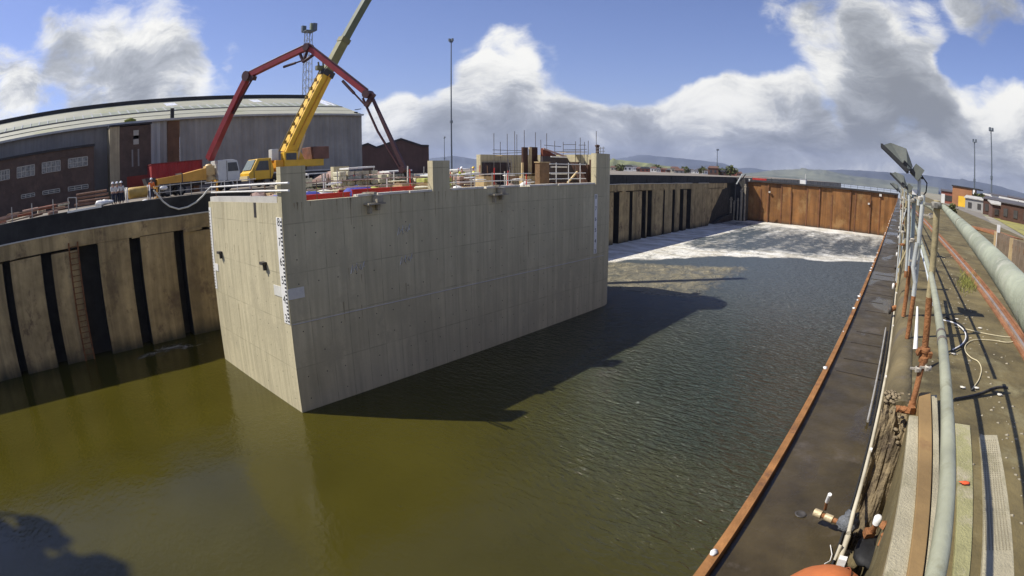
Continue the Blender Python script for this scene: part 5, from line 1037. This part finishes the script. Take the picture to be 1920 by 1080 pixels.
MB().tube([Vector((.33, 5.0, 12.86)), Vector((.30, 12, 12.84)), Vector((.28, 40, 12.84)), Vector((.28, 90, 12.84))], .023, 10).build('tube', tube_g, hu)
# fence posts
post_o = M('post_ochre', (.33, .275, .15), .7, .35, 5, bump=.2, spots=(.24, .12, .05), spot_scale=5, spot_thr=.58); post_r = M('post_rust', (.27, .115, .042), .85, .45, 6, bump=.5, spots=(.16, .07, .03), spot_scale=8); post_g = M('post_grey', (.48, .50, .47), .55, .2, 4, metal=.2, bump=.08, spots=(.34, .30, .22), spot_scale=4, spot_thr=.6)
def coupler(par, c, s=.05, mat=None):
    mb = MB(); mb.lathe(Vector(c)-Vector((0, 0, s*.5)), [(s*.5, 0), (s*.85, s*.1), (s*.85, s*.9), (s*.5, s)], 12).box(Vector(c)+Vector((-s*1.3, -s*.2, 0)), (s*1.3, s*.4, s*.4), .2).box(Vector(c)+Vector((-s*.2, -s*.9, 0)), (s*.6, s*.4, s*.7), .3).tube([Vector(c)+Vector((-s*.6, -s*1.0, -s*.3)), Vector(c)+Vector((-s*.6, s*1.0, -s*.3))], s*.22, 6); return mb.build('coupler', mat or M('coupler_pale', (.5, .46, .38), .6, .4, 9, metal=.3), par)
t = thing('fence_post', 'nearest thick fence post, ochre above and rusty below, at the end of the lower handrail', 'fence post', (.37, 4.7, 11.25), 0, 'fence posts along the kerb')
b0, b1, b2, b3 = az(1708, 768, 11.27), ay(1733, 665, 4.65), ay(1742, 560, 4.6), ay(1757, 376, 4.55)
MB().tube([b2, b3], .030, 12).build('upper_tube', post_o, t); MB().tube([b1-(b3-b2)*.02, b2+(b3-b2)*.02], .031, 12).build('rust_band', post_r, t)
MB().tube([b0, b1], .028, 12).build('lower_tube', post_r, t)
MB().lathe(b1+Vector((0, 0, -.07)), [(.03, 0), (.047, .01), (.047, .05), (.038, .06), (.038, .085), (.05, .095), (.048, .13), (.03, .14)], 14).box(b1+Vector((-.055, -.02, .03)), (.05, .035, .05), .9, .4).box(b1+Vector((.05, -.02, .01)), (.04, .035, .05), .3, .2).ball(b1+Vector((-.06, -.01, .0)), .022, 8, (1, 1, .8), .5).build('rust_joint', post_r, t, bevel=.004)
MB().lathe(b0+Vector((0, 0, -.02)), [(.06, 0), (.06, .02), (.036, .03), (.034, .09), (.028, .1)], 14).ball(b0+Vector((-.06, -.03, .0)), .045, 10, (1.2, 1, .6), .7).ball(b0+Vector((-.11, .02, -.02)), .035, 10, (1, 1.3, .7), .8).box(b0+Vector((.0, -.05, .03)), (.05, .05, .04), .5, .2).build('rust_foot', post_r, t, bevel=.004)
for px, py in ((1740, 690), (1722, 692), (1748, 405)): coupler(t, ay(px, py, 4.6), .04)
coupler(t, ay(1756, 385, 4.55), .055, M('coupler_dark', (.2, .19, .16), .6, .4, 8)); MB().box(ay(1768, 372, 4.55)+Vector((0, 0, .0)), (.03, .03, .07)).build('bolt', scaf_w, t)
def fpost(label, Y, pts, r, mats, lean=0):
    b = [ay(px, py, Y) for px, py in pts]; t = thing('fence_post', label, 'fence post', (b[-1].x, Y, 11.25), 0, 'fence posts along the kerb')
    foot = Vector((b[-1].x, Y, 11.24)); b.append(foot)
    for k in range(len(b)-1): MB().tube([b[k], b[k+1]], r, 10).build('tube', mats[min(k, len(mats)-1)], t)
    return t
t = fpost('grey fence post with rusty lower half, second nearest, left of the ochre post', 6.9, ((1731, 366), (1724, 440), (1713, 555)), .032, (post_g, post_g, post_r))
for py in (372, 490): coupler(t, ay(1727-(py-372)*.08, py, 6.9), .05)
MB().tube([ay(1720, 455, 6.8), ay(1712, 500, 6.8), ay(1716, 530, 6.8)], .03, 8).build('sleeve', post_g, t)
t = fpost('pair of blue grey tubes forming the third nearest fence post under the floodlight', 8.1, ((1714, 362), (1710, 450), (1706, 498)), .035, (M('post_bluegrey', (.30, .35, .35), .5, .2, 4, metal=.3), post_g, post_r))
MB().tube([ay(1705, 366, 8.0), ay(1702, 450, 8.0), ay(1699, 508, 8.0)], .022, 8).build('side_tube', post_g, t); MB().tube([ay(1699, 508, 8), ay(1698, 520, 8)], .03, 8).build('rust_end', post_r, t)
MB().box(ay(1715, 360, 8), (.08, .08, .07)).build('cap', wrap, t)
for py in (376, 450): coupler(t, ay(1710, py, 8.05), .06)
t = thing('stake', 'short white pointed stake between the kerb and the ochre post', 'stake', (.33, 5.9, 11.25)); a, b = ay(1720, 575, 5.8), ay(1716, 655, 5.6); MB().tube([a, (a+b)/2, b], .012, 8, .028).build('shaft', scaf_w, t)
t = thing('brace', 'white diagonal tube sloping from the grey fence post down to the deck', 'brace', (.4, 8, 11.3)); MB().tube([ay(1722, 450, 9.3), ay(1737, 500, 8.0), ay(1752, 570, 6.2)], .03, 8).build('tube', M('brace_pale', (.62, .66, .66), .5, .15, 4, metal=.2), t)
rr = random.Random(4); lastY = 10.2
spec = [(10.2, 1693, 372, .03, post_o), (12.6, 1700, 385, .03, post_g), (15.4, 1688, 378, .035, post_o), (18.6, 1694, 371, .04, post_g), (22.5, 1684, 372, .045, post_o), (27, 1688, 368, .05, post_g), (33, 1680, 374, .055, post_o), (41, 1683, 370, .06, post_r), (52, 1679, 372, .07, post_o), (68, 1681, 368, .08, post_g)]
words = ['fourth', 'fifth', 'sixth', 'seventh', 'eighth', 'ninth', 'tenth', 'eleventh', 'twelfth', 'farthest']
for k, (Y, px, py, r, m_) in enumerate(spec):
    top = ay(px, py, Y); x = min(.34, max(.14, top.x)); t = thing('fence_post', '%s %s fence post along the kerb counted from the camera' % (words[k], 'ochre' if m_ is post_o else 'grey' if m_ is post_g else 'rusty'), 'fence post', (x, Y, 11.25), 0, 'fence posts along the kerb')
    zt_ = min(13.05, top.z); MB().tube([(x-.04+rr.uniform(-.04, .04), Y, 11.2), (x, Y, 12.1), (x+rr.uniform(-.03, .03), Y, zt_)], r, 8).build('tube', m_, t)
    for q in range(3): coupler(t, (x-.03+rr.uniform(-.03, .03), Y-.04, rr.uniform(11.9, zt_-.05)), r*1.5, (post_r, None, steel_d)[q])
    MB().tube([(x-.1, Y-.1, 11.4), (x-.12, Y, zt_-.2)], r*.5, 6).build('side_tube', (post_g, post_r)[k % 2], t)
    for q in range(3):
        zz = rr.uniform(11.5, 12.7); MB().tube([(x+rr.uniform(-.12, .05), Y-.08, zz), (x+rr.uniform(-.16, .1), Y-.1, zz+rr.uniform(.15, .5))], r*rr.uniform(.35, .7), 6).build('clamp_tube', (post_g, post_o, cond)[q], t)
    MB().box((x-.02, Y-.06, rr.uniform(12.1, zt_)), (r*3, r*2.5, r*2.2), rr.uniform(0, 1)).build('tie_block', (post_o, steel_d, scaf_w)[k % 3], t)
# clamps, sockets and short pipes hung on the kerb side further along
for k in range(9):
    y = 9.5+k*3.1+rr.uniform(-.8, .8); t = thing('hose_socket', 'small rusty hose socket with a pale ring on the kerb side, %s from the camera' % ('first', 'second', 'third', 'fourth', 'fifth', 'sixth', 'seventh', 'eighth', 'ninth')[k], 'hose socket', (.08, y, 10.9), 0, 'hose sockets on the kerb')
    MB().tube([(.10, y, 10.9), (.0, y-.1, 10.86)], .05, 8).build('socket', post_r, t); MB().lathe((.0, y-.1, 10.86), [(.05, -.03), (.075, -.02), (.075, .02), (.05, .03)], 12, 'X').build('ring', scaf_w if k % 2 else steel_d, t)
# floodlights
fl_m = M('floodlight_grey', (.17, .18, .15), .45, .2, 6, metal=.3, bump=.05); fl_d = M('floodlight_dark', (.035, .035, .035), .5, .2, 4)
def floodlight(Y, s, px, py, label, polepx):
    c = ay(px, py, Y); t = thing('floodlight', label, 'floodlight', tuple(c)); ry = R(38)
    rot = Matrix.Rotation(ry, 3, 'Y')
    def P(x, y, z): return c+rot @ Vector((x*s, y*s, z*s))
    mb = MB(); f0 = [(-.27, -.20, -.07), (.22, -.20, -.07), (.22, .20, -.07), (-.27, .20, -.07)]; f1 = [(-.20, -.13, .05), (.02, -.16, .15), (.02, .16, .15), (-.20, .13, .05)]; f2 = [(.24, -.12, .03), (.24, .12, .03)]
    v = [P(*q) for q in f0+f1+f2]; mb.add(v, [(0, 3, 2, 1), (0, 1, 8, 5, 4), (2, 3, 7, 6, 9), (0, 4, 7, 3), (4, 5, 6, 7), (5, 8, 9, 6), (1, 2, 9, 8)]); mb.build('reflector_housing', fl_m, t)
    mb = MB()
    for a, b in ((0, 1), (1, 2), (2, 3), (3, 0)): mb.beam(P(*f0[a]), P(*f0[b]), .035*s, .05*s)
    for a, b in ((4, 0), (5, 1)): pass
    mb.build('rim', fl_d, t)
    MB().add([P(-.25, -.18, -.075), P(.2, -.18, -.075), P(.2, .18, -.075), P(-.25, .18, -.075)], [(0, 1, 2, 3)]).build('lens', glass_d, t)
    mb = MB(); mb.add([P(*q) for q in ((.25, -.1, -.06), (.42, -.1, -.06), (.42, .1, -.06), (.25, .1, -.06), (.25, -.1, .10), (.40, -.1, .12), (.40, .1, .12), (.25, .1, .10))], [(0, 1, 2, 3), (4, 5, 6, 7), (0, 1, 5, 4), (1, 2, 6, 5), (2, 3, 7, 6), (3, 0, 4, 7)]); mb.build('ballast_box', fl_m, t)
    pole = ay(*polepx[0], Y); foot = ay(*polepx[1], Y)
    MB().tube([P(.3, 0, -.05), P(.45, 0, .02), pole+Vector((0, 0, .05*s)), pole], .018*s, 8).beam(P(.1, -.22, -.02), P(.42, -.04, -.03), .02*s, .05*s).build('bracket', fl_d, t)
    MB().tube([pole, foot], .026*s, 10).build('pole', post_g, t)
    MB().tube([P(.4, 0, -.02), pole+Vector((.03, 0, -.02)), pole+Vector((.12*s, 0, -.12*s)), pole+Vector((.11*s, 0, -.24*s)), pole+Vector((.02, 0, -.36*s)), pole+Vector((.02, 0, -.6*s))], .010*s, 8).build('cable', rubber, t)
    return t
floodlight(8.0, 1.0, 1686, 293, 'large grey floodlight on a pole leaning out over the water against the clouds', ((1724, 325), (1722, 385)))
floodlight(15.5, 1.05, 1687, 336, 'smaller looking farther floodlight just below the large one', ((1703, 352), (1701, 390)))
floodlight(27, 1.0, 1679, 350, 'farthest small dark floodlight above the end of the rusty gate', ((1689, 360), (1688, 385)))
# crane rail set in the deck
rail_top = M('rail_shine', (.50, .40, .30), .35, .3, 4, metal=.6); rail_side = M('rail_rust', (.26, .115, .05), .9, .4, 3, bump=.4)
rp = [az(px, py, 11.30) for px, py in ((1768, 453), (1815, 507), (1858, 562), (1904.5, 628))]
cdir = (rp[3]-rp[0]).normalized(); rp = [rp[3]-(-cdir)*0+cdir*6]+[rp[3], rp[2], rp[1], rp[0], rp[0]-cdir*70]
t = thing('crane_rail', 'rusty crane rail with a bright worn top set into the deck on the right', 'rail', tuple(rp[3]))
for a, b in zip(rp, rp[1:]):
    pass
def path_beam(pts, w, h, dx, dz):
    mb = MB(); vs = []
    for p in pts:
        for (u, v) in ((-w/2, -h), (w/2, -h), (w/2, 0), (-w/2, 0)): vs.append((p.x+dx+u, p.y, p.z+dz+v))
    n = len(pts); fs = [(4*i+j, 4*i+(j+1) % 4, 4*(i+1)+(j+1) % 4, 4*(i+1)+j) for i in range(n-1) for j in range(4)]+[(0, 1, 2, 3), (4*n-1, 4*n-2, 4*n-3, 4*n-4)]
    return mb.add(vs, fs)
path_beam(rp, .055, .06, 0, .02).build('rail_head', rail_top, t); path_beam(rp, .30, .05, .05, -.022).build('base_plate', rail_side, t); path_beam(rp, .05, .07, .19, .0).build('check_rail', rail_side, t)
# weeds at the rail
mb = MB(); rr = random.Random(6)
for k in range(420):
    q = az(1815+rr.gauss(0, 9), 530+rr.gauss(0, 9), 11.26); h = rr.uniform(.04, .17); a = rr.uniform(0, 6.28); w = .008
    mb.add([(q.x-w*math.cos(a), q.y-w*math.sin(a), 11.25), (q.x+w*math.cos(a), q.y+w*math.sin(a), 11.25), (q.x+.06*rr.gauss(0, 1), q.y+.06*rr.gauss(0, 1), 11.25+h)], [(0, 1, 2)])
tag(mb.build('weeds', M('weed_green', (.20, .20, .045), .9, .4, 9, bump=0)), kind='stuff')
mb = MB()
for k in range(420):
    y = 1+18*rr.random()**1.6; x = rr.choice((rr.uniform(.75, 2.2), rr.uniform(.6, 8), 1.35+rr.gauss(0, .12))); mb.ball((x, y, 11.25), rr.uniform(.004, .02)*(1+.04*y), 5, (1.3, 1, .5), .6)
tag(mb.build('grit', M('grit_pale', (.31, .27, .19), .95, .4, 9, bump=0)), kind='stuff')
# ropes and cables on the deck
rope_m = M('rope_cream', (.60, .52, .32), .9, .2, 8, bump=.2)
def deckline(name, pts, r, mat, label, cat, z=11.265):
    q = [az(px, py, z) for px, py in pts]; out_ = []
    for i in range(len(q)-1):
        p0, p1, p2, p3 = q[max(0, i-1)], q[i], q[i+1], q[min(len(q)-1, i+2)]
        for s in range(6):
            u = s/6; out_.append(.5*((2*p1)+(-p0+p2)*u+(2*p0-5*p1+4*p2-p3)*u*u+(-p0+3*p1-3*p2+p3)*u**3))
    out_.append(q[-1]); return tag(MB().tube(out_, r, 7).build(name, mat), label, cat)
deckline('rope', ((1790, 612), (1815, 618), (1845, 625), (1880, 631), (1904, 633), (1905, 638), (1890, 642), (1860, 638), (1828, 637), (1812, 645), (1810, 658), (1820, 670), (1834, 678), (1840, 692), (1836, 710), (1827, 724), (1822, 730)), .007, rope_m, 'cream rope lying in loose loops across the deck and crane rail', 'rope')
deckline('cable', ((1764, 592), (1785, 600), (1803, 610), (1813, 625), (1810, 642), (1795, 654), (1778, 660), (1760, 672)), .012, rubber, 'black cable curling out from the lower handrail onto the deck', 'cable', 11.28)
deckline('cable', ((1768, 600), (1790, 606), (1806, 618), (1811, 632), (1803, 646), (1786, 656)), .009, scaf_w, 'white cable looped together with the black cable on the deck', 'cable', 11.29)
deckline('post_shadow_bar', ((1790, 748), (1830, 740), (1868, 726), (1890, 727)), .012, steel_d, 'dark bar drawn as a post shadow across the deck below the rope', 'bar', 11.268)  # dark bar paints a fence post's shadow onto the deck
for k, (px, py, lb) in enumerate(((1805, 726, 'pale crumpled scrap beside the end of the rope'), (1830, 727, 'white knotted scrap at the end of the rope'), (1794, 598, 'white stone by the looped cables'), (1788, 663, 'pinkish white scrap right of the lower handrail'), (1838, 615, 'small white scrap on the shadow line of the deck'), (1875, 740, 'pale flat scrap on the deck right of the drawn shadow bar'))):
    tag(MB().ball(az(px, py, 11.265), .024, 8, (1.5, .9, .4), .9).build('scrap', pale_b), lb, 'scrap')
# valve gear at the bottom of the picture
t = thing('valve', 'rusty brass drain valve with a white lever on the wet walkway', 'valve', tuple(az(1545, 965, 10.45)))
z_ = 10.42; c0, c1 = az(1527, 960, z_), az(1575, 980, z_)
brass = M('brass_pale', (.52, .42, .25), .5, .3, 8, metal=.3, bump=.2); MB().tube([c0, c0+(c1-c0)*.28], .036, 10).tube([c0+(c1-c0)*.42, c0+(c1-c0)*.72], .034, 8).build('body', brass, t); MB().tube([c0+(c1-c0)*.15, c1], .022, 8).build('pipe', post_r, t)
s0 = az(1547, 955, z_+.02); s1 = az(1550, 942, 10.55); s2 = az(1556, 927, 10.66); MB().tube([s0, s1], .014, 8).build('spindle', post_r, t); MB().tube([s1+(s2-s1)*.1, s2], .018, 10).build('lever', wrap, t)
tag(MB().ball(az(1590, 980, 10.5), .095, 16, (1, 1.05, .8), .55).build('rag_bundle', M('grey_rag', (.17, .18, .19), .95, .4, 12, bump=.8)), 'bundled grey rag tied around the drain valve pipe', 'rag')
t = thing('stub_pipe', 'rusty pipe stub with a white cap beside the hollow', 'pipe stub', tuple(az(1640, 990, 10.6)))
a, b = az(1634, 1000, 10.5), az(1645, 976, 10.66); MB().tube([a, b], .026, 10).box(a+Vector((-.02, 0, 0)), (.09, .07, .06), .5, .3).build('stub', post_r, t); MB().lathe(b, [(.034, -.03), (.036, 0), (.036, .03), (.02, .045), (.001, .05)], 14).build('cap', wrap, t)
t = thing('bracket', 'bent rusty bracket leaning on the leftmost board beside the hollow', 'bracket', tuple(az(1662, 1010, 10.7)))
MB().beam(az(1667, 985, 10.75), az(1650, 1025, 10.62), .05, .07).beam(az(1667, 985, 10.75), az(1655, 985, 10.78), .05, .05).ball(az(1655, 1003, 10.72), .018, 6).build('arm', post_r, t)
for k, (a, b, r_, lb) in enumerate((((1590, 1005), (1570, 1065), .026, 'pale timber stake lying beside the black hollow'), ((1577, 1022), (1565, 1050), .018, 'short pale stick left of the timber stake'))):
    tag(MB().tube([az(*a, 10.50), az(*b, 10.40)], r_, 8, r_*.7).build('stake', cond), lb, 'stake')
tag(MB().tube([az(1557, 1022, 10.33), az(1560, 1040, 10.33), az(1556, 1052, 10.33), az(1546, 1057, 10.33)], .004, 6).build('wire', scaf_w), 'thin pale curved wire on the wet walkway', 'wire')
bs = az(1590, 1060, 10.5); tag(MB().ball(az(1592, 1048, 10.35), .10, 12, (1.2, 1, .5), .5).build('stone', cop), 'grey stone slab piece at the mouth of the black hollow', 'stone')
tag(MB().ball(az(1635, 1035, 10.42), .15, 14, (1.0, 1.5, .4), .25).build('tarpaulin', M('hollow_shade_black', (.008, .008, .008), .7, .3, 5)), 'black lump standing in for the dark inside the hollow of the broken kerb', 'tarpaulin')  # black lump added so the hollow looks unlit
bc = CAM+ray(1535, 1155)*3.35
t = thing('buoy', 'orange rubber buoy lying on the wet walkway at the bottom edge', 'buoy', tuple(bc)); MB().ball(bc, .33, 28, (1, 1, .9)).build('float', M('buoy_orange', (.52, .155, .045), .55, .25, 3, bump=.1), t)
MB().tube([bc+Vector((.335*math.cos(a)*.25, .335*math.sin(a), .30*math.cos(a)+.0)) for a in [i*math.pi/12-1.2 for i in range(14)]], .005, 6).build('seam', M('buoy_seam', (.22, .06, .02), .7), t)
hole = az(1501, 964, 10.304); tag(MB().lathe(hole, [(.001, .0), (.035, .0), (.045, .012), (.055, .002)], 14).build('drain', steel_d), 'small round drain in the wet walkway left of the valve', 'drain')
# things across the deck, right
t = thing('plank_fence', 'low brown plank fence at the right edge beyond the upper handrail', 'fence', tuple(az(1890, 500, 11.25))); fa, fb_ = ad(1868, 470, 17), ad(1960, 500, 12.5)
for i in range(14):
    u = i/13; p = fa.lerp(fb_, u); MB().box((p.x, p.y, 11.72), (.24, .05, .95)).build('board', (M('fence_brown', (.25, .19, .13), .9, .35, 3, streak=.3), tim)[i % 5 == 0], t)
MB().beam((fa.x, fa.y, 12.0), (fb_.x, fb_.y, 12.0), .06, .1).build('rail', brownp, t); MB().beam((fa.x, fa.y-.1, 11.25), (fa.x, fa.y-.1, 12.4), .1, .1, (1, 0, 0)).build('post', scaf_w, t)
tag(MB().box(az(1868, 437, 11.3), (2.2, 3.4, .12), .5, .02, .03).build('rust_plate', rail_side), 'flat rusty steel plate lying on the yard beyond the upper handrail', 'plate')
struct(MB().add([(9.5, 34, 11.23), (120, 60, 11.23), (150, 110, 11.23), (14, 82, 11.23)], [(0, 1, 2, 3)]), 'verge', M('dry_grass', (.27, .245, .07), 1, .4, .5, bump=.5, spots=(.17, .15, .07), spot_scale=.35))
struct(MB().add([(4, 24, 11.234), (6, 24, 11.234), (24, 170, 11.234), (12, 170, 11.234)], [(0, 1, 2, 3)]), 'road', M('yard_road', (.20, .18, .15), .9, .3, .3))
bk = thing('brick_hut', 'orange brown brick hut with a yellow door in the yard at the right', 'hut', tuple(ad(1803, 384, 105))); bk.location.z = 11.2
Dh = 105; bl, br, bm_ = ad(1785, 380, Dh), ad(1832, 380, Dh-1), None; ux = (br-bl); ux.z = 0; W_ = ux.length; ux.normalize(); uy = Vector((-ux.y, ux.x, 0)); hh = ad(1800, 351, Dh).z
def hutbox(x0, x1, y0, y1, z0, z1): 
    o = Vector((bl.x, bl.y, 0)); return MB().ext([o+ux*x0+uy*y0+Vector((0, 0, z0)), o+ux*x1+uy*y0+Vector((0, 0, z0)), o+ux*x1+uy*y1+Vector((0, 0, z0)), o+ux*x0+uy*y1+Vector((0, 0, z0))], (0, 0, z1-z0))
hutbox(0, W_*.78, 0, 6, 11.2, hh).build('wall', M('orange_brick', (.32, .15, .07), .9, .25, .6), bk); hutbox(-.15, W_*1.05, -.2, 6.2, hh, hh+.2).build('roof', dark_r, bk)
hutbox(W_*.25, W_*.62, -.06, -.003, 11.25, 11.2+(hh-11.2)*.55).build('door', M('door_yellow', (.70, .42, .03), .6, .1, 1), bk); hutbox(W_*.82, W_*.9, -.1, .1, 11.2, hh).build('post', scaf_w, bk)
hutbox(W_*.78, W_*1.0, 2, 6, 11.2, hh-.6).build('lean_to', M('hut_grey', (.2, .17, .13), .9), bk)
rr = random.Random(9)
for k, (px, D, w, h, m_, lb) in enumerate(((1775, 115, 2.6, 2.3, house if False else wc[4], 'small red brick shed left of the orange brick hut'), (1845, 85, 6.5, 1.7, wc[2], 'low grey timber stack right of the orange brick hut'), (1872, 78, 5.0, 2.0, fw_d, 'low dark shed in the middle of the yard stores'), (1893, 70, 5, 1.5, wc[0], 'brown pallet stack left of the dark shed at the right edge'), (1915, 66, 6, 1.9, fw_d, 'dark low shed at the far right edge'), (1902, 110, 7, 2.6, wc[1], 'cream shed far behind the dark low sheds'), (1880, 130, 6, 3.2, wc[3], 'white shed far behind the yard stores'), (1858, 140, 6, 3.0, wc[4], 'red brick shed far behind the grey timber stack'), (1920, 130, 9, 3.4, wc[4], 'red shed behind the cream shed at the right edge'))):
    p = ad(px, 375, D); a = math.atan2(p.y, p.x)-math.pi/2+rr.uniform(-.3, .3); t = thing('yard_shed', lb, 'shed' if 'shed' in lb else 'timber stack', (p.x, p.y, 11.2), a)
    MB().bb(-w/2, w/2, 0, 3, 0, h).build('wall', m_, t, local=True)
    MB().ext([(-w/2-.2, -.2, h), (w/2+.2, -.2, h), (w/2+.2, 3.2, h+.35), (-w/2-.2, 3.2, h+.35)], (0, 0, .12)).build('roof', (rf[0], M('roof_pale', (.45, .43, .38), .8))[k % 2], t, local=True)
    mb = MB()
    for q in range(4): x = -w/2+w*(q+.5)/4; mb.bb(x-.3, x+.3, -.08, -.003, h*.25, h*.7)
    mb.build('opening', steel_d, t, local=True)
for k, (px, D, s, lb) in enumerate(((1838, 92, 1.7, 'green bush right of the orange brick hut'), (1862, 95, 1.5, 'green bush between the timber stack and the dark shed'), (1906, 84, 1.4, 'green bush behind the dark low shed at the right edge'), (1788, 60, .6, 'small weed bush left of the orange brick hut'))): bush(px, D, s, lb, 11.2)

# ------------------------------------------------------------------ air
hm = bpy.data.materials.new('haze_air'); hm.use_nodes = True; hn = hm.node_tree; hn.nodes.clear()
ho = hn.nodes.new('ShaderNodeOutputMaterial'); hv = hn.nodes.new('ShaderNodeVolumePrincipled'); hv.inputs['Color'].default_value = (.58, .69, .97, 1); hv.inputs['Density'].default_value = 8e-5; hv.inputs['Anisotropy'].default_value = .2
hn.links.new(hv.outputs[0], ho.inputs['Volume'])
tag(MB().bb(-9000, 9000, -1500, 9000, -6, 420).build('haze', hm), kind='stuff')
